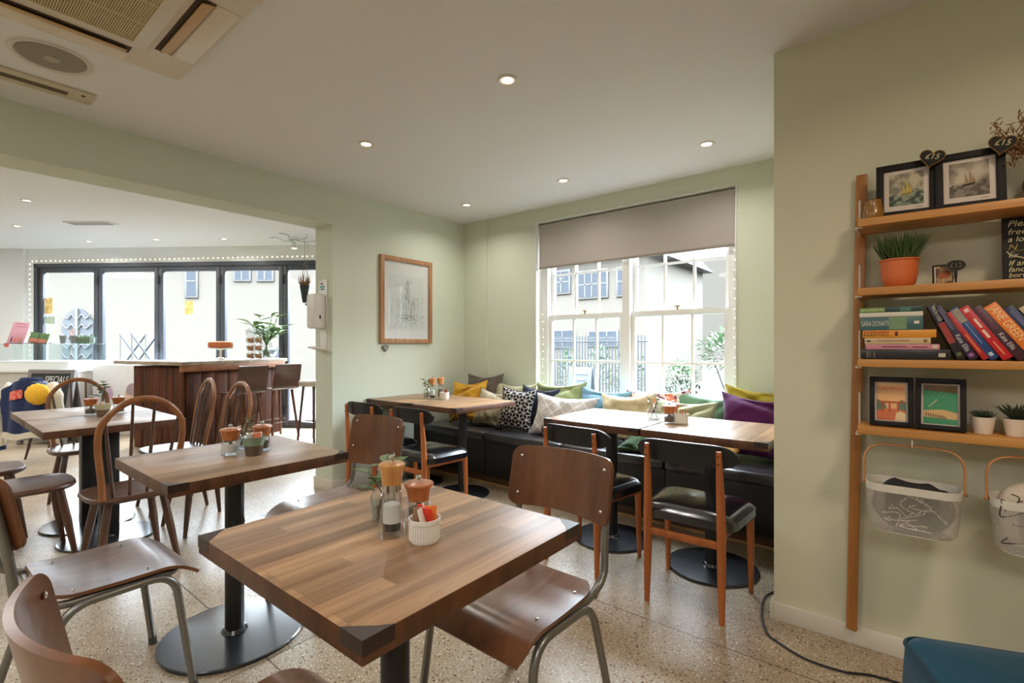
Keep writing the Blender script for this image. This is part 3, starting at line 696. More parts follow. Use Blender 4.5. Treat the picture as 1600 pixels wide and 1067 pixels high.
# ------------------------------------------------------------------ cushions
def cushion(label, c, w, h, th, mt, rz=0, tilt=18, roll=0, seed=0, pipe=None, sag=.15, wr=.017, name='cushion', group='scatter cushions on the window bench'):
    t = thing(name, label, 'cushion', c, R(rz), group)
    n = 30; rnd = random.Random(seed); off = Vector((rnd.uniform(0, 50), rnd.uniform(0, 50), 0))
    fold = [(rnd.uniform(-.6, .6), rnd.uniform(.5, .95)*rnd.choice((-1, 1)), rnd.uniform(0, PI)) for _ in range(5)]
    TM = Matrix.Rotation(-R(tilt), 4, 'X') @ Matrix.Rotation(R(roll), 4, 'Y')
    def P(u, v, s):
        x, y = u, v
        fx = 1-sag*(1-y*y)**1.0*(x*x); fy = 1-sag*(1-x*x)**1.0*(y*y)
        if y > 0: fy -= .05*(1-x*x)**2*y
        px, pz = x*w/2*fx, y*h/2*fy
        e_ = max(0, (1-x**6)*(1-y**6)); zz = th/2*e_**.5*(.55+.45*(1-x*x)*(1-y*y)+.12*(1-y)*(1-x*x))
        q = Vector((px, 0, pz)); wn = noise.noise(q*9+off)*wr*e_ + noise.noise(q*22+off)*wr*.35*e_
        for fx_, fy_, an in fold:
            dd = (x-fx_)*math.cos(an)+(y-fy_)*math.sin(an); rr = (x-fx_)**2+(y-fy_)**2
            wn -= wr*1.5*math.exp(-dd*dd*90)*math.exp(-rr*2.2)*e_
        return TM @ Vector((px, -s*(zz+wn), pz))
    m = M()
    F = [[m.bm.verts.new(P(2*i/n-1, 2*j/n-1, 1)) for j in range(n+1)] for i in range(n+1)]
    B = [[F[i][j] if i in (0, n) or j in (0, n) else m.bm.verts.new(P(2*i/n-1, 2*j/n-1, -1)) for j in range(n+1)] for i in range(n+1)]
    for i in range(n):
        for j in range(n):
            m.bm.faces.new((F[i][j], F[i+1][j], F[i+1][j+1], F[i][j+1])); m.bm.faces.new((B[i][j+1], B[i+1][j+1], B[i+1][j], B[i][j]))
    m.bm.transform(TM.inverted()); ob = m.build('cover', mt, t); ob.matrix_local = TM
    if pipe:
        ring = [P(2*k/n-1, -1, 1) for k in range(n)]+[P(1, 2*k/n-1, 1) for k in range(n)]+[P(1-2*k/n, 1, 1) for k in range(n)]+[P(-1, 1-2*k/n, 1) for k in range(n)]
        M().tube(ring, .004, 6, closed=True).build('piping', pipe, t)
    return t
def cloth(name, col, bump=.12, sheen=.3): return pm(name, col, .85, var=.07, scale=60, bump=bump, sheen=sheen, spec=.2)
navyc = cloth('navy_cloth', (38, 42, 58))
cushion('dark taupe cushion at the back corner of the bench behind the mustard one', (-3.26, 3.60, .715), .48, .44, .14, cloth('taupe_cloth', (98, 88, 80)), 0, 10, -2, 1)
cushion('mustard velvet cushion leaning in the left corner of the bench', (-3.31, 3.43, .665), .43, .42, .15, cloth('mustard_velvet', (206, 154, 44), .2, .5), 4, 16, -4, 2, wr=.03)
cushion('beige textured cushion with dark edge in front of the sage one', (-2.96, 3.40, .625), .40, .35, .13, pattern('boucle', 'flecks', (198, 188, 164), (164, 150, 120), 70, .95, .5), 6, 18, 6, 3, navyc)
cushion('plain sage green cushion behind the beige textured one', (-2.87, 3.58, .665), .50, .40, .13, cloth('sage_cloth', (176, 174, 142)), 0, 14, 0, 4)
cushion('black cushion with white geometric lattice', (-2.675, 3.385, .645), .34, .39, .12, pattern('lattice_cloth', 'cubes', (20, 20, 24), (216, 212, 204), 16, .85, .05), 14, 14, 4, 5, navyc, wr=.006)
cushion('navy cushion mostly hidden behind the black lattice one', (-2.56, 3.535, .655), .42, .38, .11, navyc, 0, 14, 3, 6)
cushion('light grey cushion with raised diamond lines', (-2.185, 3.375, .63), .60, .36, .14, pattern('diamond_cloth', 'diamond', (192, 186, 182), (226, 222, 216), 8, .8, .1), 2, 20, 1, 7, wr=.014)
cushion('olive green cushion tilted on one corner against the window', (-2.37, 3.60, .69), .56, .40, .13, cloth('olive_cloth', (140, 150, 104)), -4, 12, -3, 8)
cushion('pale blue cushion against the middle of the window', (-1.925, 3.56, .665), .47, .40, .14, cloth('blue_cloth', (98, 134, 152)), 0, 14, 3, 9)
cushion('multicoloured floral cushion behind the cream one', (-1.49, 3.60, .68), .52, .40, .13, pattern('floral_cloth', 'blotch', (222, 216, 208), (128, 58, 98), 26, .85, .08, (206, 120, 92)), 0, 12, -2, 10)
cushion('cream crumpled cushion left of the table plant', (-1.665, 3.46, .655), .46, .39, .15, cloth('cream_cloth', (206, 192, 156), .2), 0, 16, -4, 11, wr=.032)
cushion('pale sage cushion right of the pepper mill', (-1.235, 3.46, .645), .46, .37, .15, cloth('pale_sage_cloth', (176, 180, 146), .2), 0, 16, 1, 12, wr=.03)
cushion('sea green cushion behind the pale sage one', (-1.13, 3.60, .67), .50, .39, .13, cloth('sea_green_cloth', (104, 134, 108)), 0, 12, 5, 13)
cushion('chartreuse yellow cushion behind the purple one', (-.75, 3.61, .72), .52, .42, .13, cloth('chartreuse_velvet', (160, 142, 42), .2, .4), 0, 12, 2, 14)
cushion('deep purple velvet cushion at the right end of the bench', (-.745, 3.46, .675), .52, .43, .16, cloth('purple_velvet', (78, 24, 74), .2, .3), -4, 15, 2, 15, wr=.028)
cushion('dark green cushion lying flat on the bench under the table edge', (-1.42, 3.30, .505), .40, .30, .09, cloth('forest_cloth', (60, 84, 52)), 5, 78, 0, 16)
cushion('orange straw coloured cushion with fringe lying under the right table', (-1.02, 3.33, .515), .42, .32, .10, pattern('straw_cloth', 'stripes', (206, 146, 66), (232, 186, 110), 60, .9, .2), -3, 72, 0, 17)
# ------------------------------------------------------------------ things on the tables
TZ = .7456
clear = glassmat('clear_acrylic', (251, 252, 252), .24, 2.6, .85)
orangew = wood('orange_wood', (150, 82, 36), (190, 112, 56), .28, 2, 40, .2, coat=.5)
paleor = wood('honey_wood', (178, 120, 62), (206, 150, 88), .28, 2, 40, .2, coat=.5)
salt = pm('coarse_salt', (232, 228, 222), .8, var=.12, scale=300, bump=.4)
pepper = pm('peppercorns', (92, 78, 62), .7, var=.6, scale=260, bump=.6)
porc = pm('white_porcelain', (232, 228, 220), .2, coat=.5, var=.01)
def mill(label, x, y, r=.033, bh=.085, th=.05, fill=None, top=None, tall=False, group='salt and pepper mills', rz=0):
    t = thing('salt_mill' if fill is salt else 'pepper_mill', label, 'mill', (x, y, TZ), rz, group)
    if tall:
        prof = [(r, 0), (r*1.0, .004), (r*.86, .03), (r*.70, .075), (r*.66, bh)]
        M().lathe([(0, .0)]+prof+[(r*.6, bh), (r*.62, .075), (r*.66, .012), (0, .012)], 28).build('clear_body', clear, t)
        M().lathe([(0, .013), (r*.64, .013), (r*.64, .03), (0, .03)], 22).build('grinder', pm('grinder_black', (26, 26, 28), .35), t)
        M().lathe([(0, .031), (r*.64, .031), (r*.60, bh*.70), (r*.3, bh*.74), (0, bh*.735)], 22).build('filling', fill, t)
        M().lathe([(0, bh), (r*.64, bh), (r*.64, bh+.017), (0, bh+.017)], 28).build('collar', chrome, t); z0 = bh+.017
    else:
        M().lathe([(0, 0), (r*.98, 0), (r, .004), (r*.93, bh*.35), (r*.86, bh), (r*.78, bh), (r*.80, bh*.3), (r*.8, .01), (0, .01)], 28).build('clear_body', clear, t)
        M().lathe([(0, .011), (r*.77, .011), (r*.76, bh*.62), (r*.4, bh*.70), (0, bh*.68)], 22).build('filling', fill, t)
        M().lathe([(0, bh*.70), (r*.20, bh*.70), (r*.2, bh), (0, bh)], 10).build('shaft', steel, t); z0 = bh
    k = r*(.80 if tall else .95)
    M().lathe([(0, z0), (k*.86, z0), (k*.90, z0+th*.25), (k*1.02, z0+th*.62), (k*1.18, z0+th*.88), (k*1.14, z0+th*.97), (k*.8, z0+th*1.06), (0, z0+th*1.10)], 28).build('wooden_top', top or orangew, t)
    m = M(); m.lathe([(0, z0+th*1.06), (.005, z0+th*1.08), (.0045, z0+th*1.18), (.0085, z0+th*1.26), (.008, z0+th*1.36), (0, z0+th*1.42)], 14); m.build('knob', chrome, t)
    return t
def jar(label, x, y, r=.032, h=.075, sprig='round', seed=0, group='glass jars with plant cuttings', tall=.15):
    t = thing('glass_jar', label, 'jar', (x, y, TZ), 0, group)
    M().lathe([(0, 0), (r*.96, 0), (r, .005), (r, h*.78), (r*.78, h*.92), (r*.72, h), (r*.66, h), (r*.72, h*.9), (r*.92, h*.76), (r*.92, .008), (0, .008)], 28).build('glass_body', clear, t)
    M().lathe([(0, .009), (r*.90, .009), (r*.90, h*.55), (0, h*.55)], 22).build('water', glassmat('water', (226, 232, 230), .2), t)
    rnd = random.Random(seed); grn = pm('cutting_leaf', (96, 116, 70), .45, var=.2, scale=40); stem = pm('cutting_stem', (84, 62, 44), .6)
    m = M(); tips = []
    for k in range(3):
        a = rnd.uniform(0, 6.28); b0 = (r*.5*math.cos(a+2.5), r*.5*math.sin(a+2.5), .012); e_ = (r*1.0*math.cos(a), r*1.0*math.sin(a), tall*rnd.uniform(.75, 1))
        P = bez([b0, (0, 0, h*.8), e_], 5); m.tube(P, .0016, 6); tips.append((Vector(e_), a))
    m.build('stems', stem, t)
    m = M()
    for p, a in tips:
        for j in range(4 if sprig == 'round' else 5):
            an = a+j*2.2; z = p.z-j*.014*(tall/.15)
            m.leaf((p.x*z/p.z, p.y*z/p.z, z), (math.cos(an), math.sin(an), .45), (0, 0, 1), .050 if sprig == 'round' else .035, .036 if sprig == 'round' else .014)
    m.build('leaves', grn, t); return t
def sachet_pot(t, r, h, seed, cols):
    rnd = random.Random(seed)
    for k, c in enumerate(cols):
        a = k*2*PI/len(cols)+rnd.uniform(-.3, .3); q = r*.36
        m = M(); m.box(0, 0, 0, .030, .004, .052, .0015, Matrix.Rotation(a+rnd.uniform(-.6, .6), 4, 'Z') @ Matrix.Rotation(rnd.uniform(-.3, .3), 4, 'X'))
        s_ = tag(m.build('sugar_sachet', pm('sachet_%d_%d_%d' % c, c, .5, var=.04)), None)
        s_.location = (t.location.x+q*math.cos(a), t.location.y+q*math.sin(a), TZ+h*.62+.02)
        yield s_
def ramekin(label, x, y, r=.036, h=.055, cols=(), names=(), seed=0):
    t = thing('ramekin', label, 'pot', (x, y, TZ), 0, 'white ramekins with sachets')
    prof = [(0, 0), (r*.92, 0), (r*.96, .004), (r*.97, h*.80), (r*1.03, h*.82), (r*1.04, h), (r*.95, h), (r*.9, h*.8), (r*.88, .006), (0, .006)]
    M().lathe(prof, 36).build('pot_body', porc, t)
    m = M()
    for k in range(36):
        a = 2*PI*k/36; m.cyl((r*.962*math.cos(a), r*.962*math.sin(a), .005), (r*.972*math.cos(a), r*.972*math.sin(a), h*.79), .0016, seg=5)
    m.build('fluting', porc, t)
    for s_, nm in zip(sachet_pot(t, r, h, seed, cols), names): tag(s_, nm, 'sachet', 'sachets in the pots')
    return t
# front table
jar('glass jar with round leaved cutting on the front table, behind the salt mill', -1.075, .792, .033, .078, 'round', 3, tall=.155)
mill('tall tapered clear salt mill with chrome collar and wooden top on the front table', -.969, .740, .034, .105, .05, salt, paleor, True)
mill('short pepper mill with orange wooden top on the front table, behind the ramekin', -.985, .838, .034, .058, .044, pepper)
ramekin('white fluted ramekin of red and white sachets on the front table', -.880, .766, .036, .054, ((214, 52, 30), (232, 120, 40), (228, 222, 214), (214, 52, 30), (150, 112, 84), (228, 222, 214)),
        ('bright red sachet in the front ramekin', 'orange sachet in the front ramekin', 'white sachet in the front ramekin', 'bright red sachet in the front ramekin', 'brown sachet in the front ramekin', 'white sachet in the front ramekin'), 1)
# second table
mill('pepper mill with orange top on the second table, left of the green rimmed pot', -2.215, .862, .037, .062, .046, salt)
mill('mill with orange top on the second table, behind the green rimmed pot', -2.20, .985, .037, .062, .046, pepper)
def band_pot(label, x, y, c_up, c_lo, cols, names, seed):
    t = thing('condiment_pot', label, 'pot', (x, y, TZ), 0, 'small two tone pots'); r, h = .046, .078
    M().lathe([(0, 0), (r*.66, 0), (r*.82, h*.55), (r*.78, h*.55), (r*.6, .006), (0, .006)], 32).build('clay_base', pm('pot_lo_%d' % seed, c_lo, .7, var=.3, scale=60), t)
    M().lathe([(r*.815, h*.55), (r*.98, h*.93), (r*1.04, h*.94), (r*1.06, h), (r*.96, h), (r*.90, h*.9), (r*.74, h*.55)], 32).build('glazed_rim', pm('pot_up_%d' % seed, c_up, .25, coat=.5), t)
    for s_, nm in zip(sachet_pot(t, r, h, seed, cols), names): tag(s_, nm, 'sachet', 'sachets in the pots')
band_pot('green rimmed brown clay pot of sachets on the second table', -2.125, .918, (122, 146, 124), (92, 76, 60), ((206, 96, 60), (226, 220, 210), (170, 130, 96), (226, 220, 210)), ('orange sachet in the green rimmed pot', 'white sachet in the green rimmed pot', 'tan sachet in the green rimmed pot', 'white sachet in the green rimmed pot'), 2)
jar('small glass jar with a spiky green cutting on the second table, between the mills', -2.295, .945, .028, .07, 'spiky', 8, tall=.135)
# dark tables in the opening
mill('brown topped mill on the dark tables, left of the cream pot', -4.20, .775, .037, .062, .046, pepper)
mill('orange topped mill on the dark tables, behind the cream pot', -4.19, .92, .037, .062, .046, pepper)
band_pot('cream rimmed clay pot on the dark tables in the opening', -4.085, .815, (206, 198, 166), (120, 100, 80), ((226, 220, 210), (204, 150, 140)), ('white sachet in the cream pot', 'pink sachet in the cream pot'), 5)
jar('glass jar with a leafy green shoot on the dark tables, behind the cream pot', -4.29, .86, .028, .07, 'round', 12, tall=.22)
# tables under the drawing
jar('glass jar with a drooping cutting on the table under the drawing', -3.27, 2.875, .032, .085, 'round', 15, tall=.20)
mill('tall clear salt mill with wooden top on the table under the drawing, left of two', -3.19, 2.865, .036, .105, .055, salt, paleor, True)
mill('tall clear pepper mill with wooden top on the table under the drawing, right of two', -3.195, 2.965, .036, .105, .055, pepper, paleor, True)
ramekin('white ramekin on the table under the drawing', -3.10, 2.92, .040, .06, ((150, 84, 50), (226, 220, 210)), ('brown sachet in the ramekin under the drawing', 'white sachet in the ramekin under the drawing'), 6)
# tables before the window
jar('clear glass jar with upright green cutting where the two window tables meet', -1.205, 2.885, .042, .08, 'spiky', 21, tall=.165)
mill('pepper mill with orange top on the right window table, beside the square pot', -1.09, 2.835, .036, .06, .046, pepper)
mill('mill with orange top on the right window table, half hidden behind another', -1.11, 2.945, .036, .06, .046, salt)
t = thing('square_pot', 'square white pot of wooden stirrers on the right window table', 'pot', (-1.025, 2.865, TZ), R(12))
m = M(); s_ = .036
for a, b_, c_, d_ in ((-s_, s_, -s_, -s_+.005), (-s_, s_, s_-.005, s_), (-s_, -s_+.005, -s_, s_), (s_-.005, s_, -s_, s_)): m.b2(a, b_, c_, d_, 0, .058)
m.b2(-s_, s_, -s_, s_, 0, .006); m.build('pot_body', porc, t)
for k in range(8):
    x = -.02+.0057*k; m = M(); m.cyl((0, 0, 0), (.012*(k % 3-1), .008*(k % 2), .078), .0026, seg=6)
    st = m.build('wooden_stirrer', pm('stirrer_wood', (186, 116, 62), .6)); st.location = (-1.025+x, 2.865+.006*(k % 3-1), TZ+.007); tag(st, 'thin wooden stirrer standing in the square white pot', 'stirrer', 'stirrers in the square pot')

# ------------------------------------------------------------------ hand gel dispenser on the pillar
t = thing('gel_dispenser', 'white wall mounted hand gel dispenser with black window on the pillar', 'dispenser', (-3.79, 2.2, 1.345))
M().b2(-.062, .062, -.012, 0, -.01, .41, .006).build('back_plate', pm('dispenser_white', (226, 222, 216), .35), t)
M().b2(-.06, .06, -.125, -.012, .0, .285, .022).build('housing', pm('dispenser_white', (226, 222, 216), .35), t)
M().b2(-.064, -.058, -.095, -.045, .10, .26, .002).build('level_window', blackm, t)
M().b2(.0585, .0615, -.075, -.060, .08, .11, .001).build('lock', blackm, t)
for x0, x1, z, c_ in ((-.03, .01, .376, (132, 96, 128)), (-.04, .036, .350, (70, 150, 160)), (-.028, .03, .330, (70, 150, 160))):
    m = M(); m.b2(x0, x1, -.0128, -.0118, z-.006, z+.006); m.build('notice_line', pm('ink_%d_%d_%d' % c_, c_, .7), t)
t = thing('drip_tray', 'white angled drip tray on the pillar below the gel dispenser', 'tray', (-3.79, 2.2, 1.16))
M().b2(-.05, .05, -.006, 0, 0, .19, .002).build('back_strip', pm('dispenser_white', (226, 222, 216), .35), t)
m = M(); m.box(0, -.055, .02, .13, .11, .014, .005, Matrix.Rotation(R(-14), 4, 'X')); m.build('tray', pm('dispenser_white', (226, 222, 216), .35), t)

# ------------------------------------------------------------------ wall shelf
SB, SF = WR-.012, WR-.215              # shelf back and front edges
t = thing('wall_shelf', 'bamboo wall shelf unit with four boards between upright rails', 'shelf', (.262, WR, .065))
for x0, x1 in ((-.433, -.466), (.433, .466)):
    m = M(); sg = math.copysign(1, x0)
    P = [(x0-.018, 0), (x0+.018, 0), (x0+.018+(.034 if sg < 0 else 0), 1.815), (x0-.018+(.034 if sg < 0 else 0), 1.815)]
    m.prism([(a, b_) for a, b_ in P], .014, .034, Matrix.Rotation(R(90), 4, 'X'), .003); m.build('rail', railw, t)
SZ = (1.666, 1.413, 1.153, .907)
wht = pm('white_bracket', (216, 206, 190), .4)
for z in SZ:
    m = M(); m.b2(-.402, .402, SF-WR, -.035, z-.065-.028, z-.065, .003); b_ = m.build('shelf_board', shelfw, t)
    for x in (-.405, .405):
        k = M(); k.tube(bend([(x, -.036, z-.065+.11), (x, -.036, z-.065-.030), (x, SF-WR+.01, z-.065-.030)], .01, 3), .0042, 8); k.tube([(x, SF-WR+.012, z-.065-.03), (x*.96, SF-WR+.012, z-.065-.03)], .0035, 8)
        k.build('bracket', wht, b_)
for x in (-.246, .080):
    k = M(); k.tube(bez([(x, SF-WR+.03, .907-.065-.026), (x, SF-WR+.018, .907-.065-.03), (x, SF-WR+.012, .907-.065-.045), (x, SF-WR+.018, .907-.065-.06), (x, SF-WR+.032, .907-.065-.055)], 5), .0028, 8); k.build('hook', wht, t)
# top board: little vase, two framed ship prints with price hearts, dried flowers
t = thing('vase', 'small mustard brown glazed vase at the left end of the top board', 'vase', (-.096, 2.275, SZ[0]+.001))
M().lathe([(0, 0), (.026, 0), (.034, .018), (.032, .03), (.025, .075), (.026, .078), (.021, .078), (.022, .07), (.028, .028), (0, .006)], 28).build('vase_body', pm('mustard_glaze', (142, 98, 34), .3, var=.15, scale=20, coat=.5), t)
M().lathe([(.0245, .0755), (.0268, .0785), (.0215, .0785), (.022, .0755)], 28).build('rim', pm('vase_rim', (70, 48, 22), .4), t)
blackf = pm('black_frame_wood', (24, 19, 18), .6, var=.1, spec=.25)
def photo_frame(label, x, y, z, w, h, lean, yaw, f_, mount, art, depth=.02, name='photo_frame', group=None):
    t = thing(name, label, 'picture frame', (x, y, z+.001), R(yaw), group); L = Matrix.Rotation(R(-lean), 4, 'X')
    def mk(nm, m, mt, par=t):
        o_ = m.build(nm, mt, par); o_.matrix_local = L; return o_
    m = M(); m.b2(-w/2, -w/2+f_, -depth, 0, 0, h, .002); m.b2(w/2-f_, w/2, -depth, 0, 0, h, .002); m.b2(-w/2+f_, w/2-f_, -depth, 0, 0, f_, .002); m.b2(-w/2+f_, w/2-f_, -depth, 0, h-f_, h, .002)
    mk('frame', m, blackf)
    mk('backing', M().b2(-w/2+.004, w/2-.004, -.006, -.001, .004, h-.004), pm('frame_backing', (70, 58, 46), .8))
    mk('mount', M().b2(-w/2+f_-.002, w/2-f_+.002, -.0085, -.0065, f_-.002, h-f_+.002), pm('frame_mount', (206, 192, 182), .8, var=.01))
    art(mk, w-2*f_, h-2*f_, f_, -.0088); return t
def flat(poly, y, mk, nm, mt, th=.0003):
    m = M(); m.prism([(a, b_) for a, b_ in poly], -y, -y+th, Matrix.Rotation(R(90), 4, 'X')); return mk(nm, m, mt)
def ship(sea, sky, sail, hull):
    def art(mk, w, h, f_, y):
        a = w*.38; z0 = f_+h*.14; z1 = f_+h*.92
        flat([(-a, z0), (a, z0), (a, z1), (-a, z1)], y, mk, 'print_sky', sky)
        wave = [(-a+2*a*k/10, z0+h*(.25+.035*math.sin(k*1.7)+.010*k)) for k in range(11)]
        flat([(a, z0), (-a, z0)][::-1]+wave[::-1], y-.0004, mk, 'print_sea', sea)
        bx, bz = -.02*w, z0+h*.24
        flat([(bx-.12*w, bz+.03*h), (bx-.09*w, bz-.01*h), (bx+.10*w, bz+.01*h), (bx+.16*w, bz+.07*h)], y-.0008, mk, 'print_hull', hull)
        for px_, ph_, pw_ in ((-.06, .30, .08), (.02, .40, .09), (.09, .26, .06)):
            flat([(bx+px_*w, bz+.06*h), (bx+(px_+pw_)*w, bz+.06*h), (bx+px_*w+.01*w, bz+ph_*h)], y-.0008, mk, 'print_sail', sail)
        flat([(.20*w, f_+h*.065), (.36*w, f_+h*.075), (.36*w, f_+h*.085), (.2*w, f_+h*.075)], y-.0002, mk, 'signature', pm('ink', (90, 82, 78), .8))
    return art
stormy = pattern('storm_sky', 'flecks', (172, 160, 132), (96, 92, 86), 45, .8, 0)
photo_frame('black framed print of a small yellow sailing boat in heavy sea, beside the vase', .000, 2.285, SZ[0], .175, .205, 9, 3, .023, 1, ship(pattern('green_sea', 'flecks', (70, 80, 74), (140, 148, 132), 70, .8, 0), pattern('pale_sky', 'flecks', (186, 176, 150), (130, 124, 112), 30, .8, 0), pm('yellow_sail', (190, 166, 84), .8), pm('yellow_hull', (150, 126, 60), .8)), group='ship prints on the top board')
photo_frame('black framed grey print of a two masted ship, under the right price heart', .168, 2.285, SZ[0], .180, .205, 9, 3, .023, 1, ship(pattern('grey_sea', 'flecks', (92, 86, 80), (138, 130, 120), 60, .8, 0), pattern('grey_sky', 'flecks', (190, 178, 160), (120, 110, 100), 12, .8, 0), pm('tan_sail', (150, 128, 98), .8), pm('dark_hull', (52, 46, 42), .8)), group='ship prints on the top board')
slate = pm('slate_black', (28, 24, 22), .8, var=.2); gold = pm('gold_edge', (150, 110, 56), .45, .4); chalk = pm('chalk', (206, 196, 150), .9)
def price_heart(label, x, y, z, s, rot, yaw, text):
    t = thing('price_heart', label, 'price tag', (x, y, z), R(yaw)); L = Matrix.Rotation(R(rot), 4, 'Y')
    XR = Matrix.Rotation(R(90), 4, 'X')
    m = M(); m.prism(heart_poly(s), -.003, .0005, XR, .001); o_ = m.build('slate', slate, t); o_.matrix_local = L
    m = M(); m.tube([Vector((a, -.0005, b_)) for a, b_ in heart_poly(s*.97)], .0013, 5, closed=True); o_ = m.build('gold_edge', gold, t); o_.matrix_local = L
    o_ = lettering(text, s*.72, chalk, t, L @ mat_from((0, -.0008, s*.12), (1, 0, 0), (0, 0, 1)), shear=.2)
    return t
price_heart('slate heart price tag on the corner of the yellow boat print', .070, 2.268, 1.863, .036, 14, 3, '£15')
price_heart('slate heart price tag on the corner of the grey ship print', .246, 2.268, 1.866, .036, 10, 3, '£15')
t = thing('dried_flowers', 'bunch of brown dried flowers at the right of the top board', 'dried flowers', (.345, 2.30, SZ[0]+.001))
M().lathe([(0, 0), (.04, 0), (.05, .06), (.035, .11), (.03, .11), (.04, .05), (0, .006)], 24).build('holder', pm('brown_jug', (96, 74, 52), .5), t)
random.seed(9); m = M(); hd = M()
for k in range(46):
    a = random.uniform(0, 6.28); sp = random.uniform(.02, .15); h_ = random.uniform(.19, .31); e_ = Vector((sp*math.cos(a)*1.0-.03, sp*math.sin(a)*.5, h_))
    P = bez([(0, 0, .08), (e_.x*.4, e_.y*.4, .17), e_], 4); m.tube(P, .0012, 5)
    for j in range(9):
        q = e_*(1-.035*j)+Vector((random.gauss(0, .005), random.gauss(0, .005), random.gauss(0, .006)))
        hd.leaf(q, (random.gauss(0, 1), random.gauss(0, 1), random.gauss(.8, 1)), (0.1, .2, 1), random.uniform(.012, .026), .005, .2, 2)
m.build('stems', pm('dry_stem', (128, 90, 50), .8), t); hd.build('flower_heads', pm('dry_flower', (132, 84, 40), .85, var=.4, scale=60), t)
# second board
t = thing('potted_grass', 'orange pot with spiky artificial grass on the second board', 'plant', (-.020, 2.275, SZ[1]+.001))
M().lathe([(0, 0), (.036, 0), (.047, .012), (.053, .045), (.056, .094), (.060, .096), (.060, .101), (.053, .101), (.049, .045), (.04, .01), (0, .008)], 36).build('pot', pm('terracotta_orange', (206, 104, 54), .5, var=.04), t)
M().lathe([(0, .088), (.053, .088), (.053, .092), (0, .094)], 20).build('soil', pm('soil', (40, 34, 28), .9, var=.4), t)
random.seed(3); m = M()
for k in range(230):
    a = random.uniform(0, 6.28); rr = .045*math.sqrt(random.random()); sp = rr/.045
    m.leaf((rr*math.cos(a), rr*math.sin(a), .088), (math.cos(a)*sp*.45+random.gauss(0, .12), math.sin(a)*sp*.45+random.gauss(0, .12), 1), (math.cos(a), math.sin(a), .2), random.uniform(.075, .125), .0062, -.04, 4)
m.build('grass_blades', pm('grass_green', (62, 84, 38), .45, var=.35, scale=40), t)
def animal(mk, w, h, f_, y):
    flat([(-w/2+.004, f_), (w/2-.004, f_), (w/2-.004, f_+h), (-w/2+.004, f_+h)], y, mk, 'print', pattern('small_print', 'flecks', (170, 140, 108), (92, 72, 60), 75, .8, 0))
    flat([(-.014, f_+.02), (.012, f_+.018), (.016, f_+.034), (.0, f_+.044), (-.016, f_+.036)], y-.0004, mk, 'print_shape', pm('print_rust', (150, 84, 52), .8))
photo_frame('small black framed print on the second board beside the grass pot', .104, 2.285, SZ[1], .064, .072, 10, 2, .005, 1, animal, .012)
t = thing('price_tag', 'round slate price tag on the small framed print', 'price tag', (.133, 2.268, 1.478))
XR = Matrix.Rotation(R(90), 4, 'X')
m = M(); m.prism([(.026*math.cos(2*PI*k/28), .019*math.sin(2*PI*k/28)) for k in range(28)], -.002, .001, XR); m.b2(-.004, .004, -.001, .002, -.04, -.016); m.build('slate', slate, t)
m = M(); m.tube([(.0245*math.cos(2*PI*k/28), -.001, .0178*math.sin(2*PI*k/28)) for k in range(28)], .0008, 5, closed=True); m.build('chalk_edge', pm('chalk_grey', (110, 104, 92), .9), t)
lettering('£12', .022, pm('chalk_grey', (110, 104, 92), .9), t, mat_from((0, -.0013, 0), (1, 0, 0), (0, 0, 1)))
t = thing('chalkboard_sign', 'black chalkboard sign with handwritten book loan notice on the second board', 'sign', (.360, 2.30, SZ[1]+.001), R(2)); L = Matrix.Rotation(R(-7), 4, 'X')
m = M(); m.b2(-.11, .11, -.012, 0, 0, .215, .002); o_ = m.build('board', pm('chalkboard', (30, 27, 26), .8, var=.15), t); o_.matrix_local = L
for tx_, z, s_, c_ in (('Please', .192, .030, chalk), ('free', .164, .028, chalk), ('a look', .139, .026, chalk), ('N', .112, .028, pm('chalk_gold', (150, 132, 70), .9)), ('Ex', .086, .024, pm('chalk_grey2', (170, 166, 140), .9)), ('If any', .058, .025, chalk), ('fancy', .037, .023, chalk), ('borrow', .018, .022, chalk)):
    lettering(tx_, s_, c_, t, L @ mat_from((-.098, -.0125, z), (1, 0, 0), (0, 0, 1)), align='LEFT', shear=.25, name='chalk_writing')
m = M(); m.tube(bez([(-.10, -.0125, .10), (-.09, -.0125, .085), (-.07, -.0125, .078), (-.055, -.0125, .07)], 4), .0016, 5); o_ = m.build('chalk_flourish', chalk, t); o_.matrix_local = L
m = M(); m.tube([(-.09, -.0125, .099), (.05, -.0125, .103)], .0009, 5); o_ = m.build('chalk_line', pm('chalk_gold', (150, 132, 70), .9), t); o_.matrix_local = L
# third board: books
paper = pm('page_block', (198, 186, 160), .9, var=.06, scale=200)
def book(label, col, w, h, d, group, bits=(), name='book', rough=.35, tcol=None):
    """lies on its back cover: w along x (spine length), d deep, h thick; spine on -y"""
    t = thing(name, label, 'book', group=group); cv = pm('cover_%d_%d_%d' % col, col, rough, var=.08, scale=18)
    m = M(); m.b2(-w/2, w/2, 0, d, 0, .0016); m.b2(-w/2, w/2, 0, d, h-.0016, h); m.b2(-w/2, w/2, -.0015, .0012, 0, h, .0006); m.build('cover', cv, t)
    M().b2(-w/2+.003, w/2-.003, .0015, d-.004, .0016, h-.0016).build('pages', paper, t)
    for kind, x, z, s_, txt, c_, *mw in bits:
        if kind == 't': lettering(txt, s_, pm('ink_%d_%d_%d' % c_, c_, .6), t, mat_from((x, -.0018, z), (1, 0, 0), (0, 0, 1)), name='spine_title', width=mw[0] if mw else None)
        else:
            m = M(); m.b2(x-s_/2, x+s_/2, -.0019, -.001, z-txt/2, z+txt/2); m.build('spine_patch', pm('ink_%d_%d_%d' % c_, c_, .5, var=.25, scale=60), t)
    return t
G1 = 'books stacked flat on the third board'
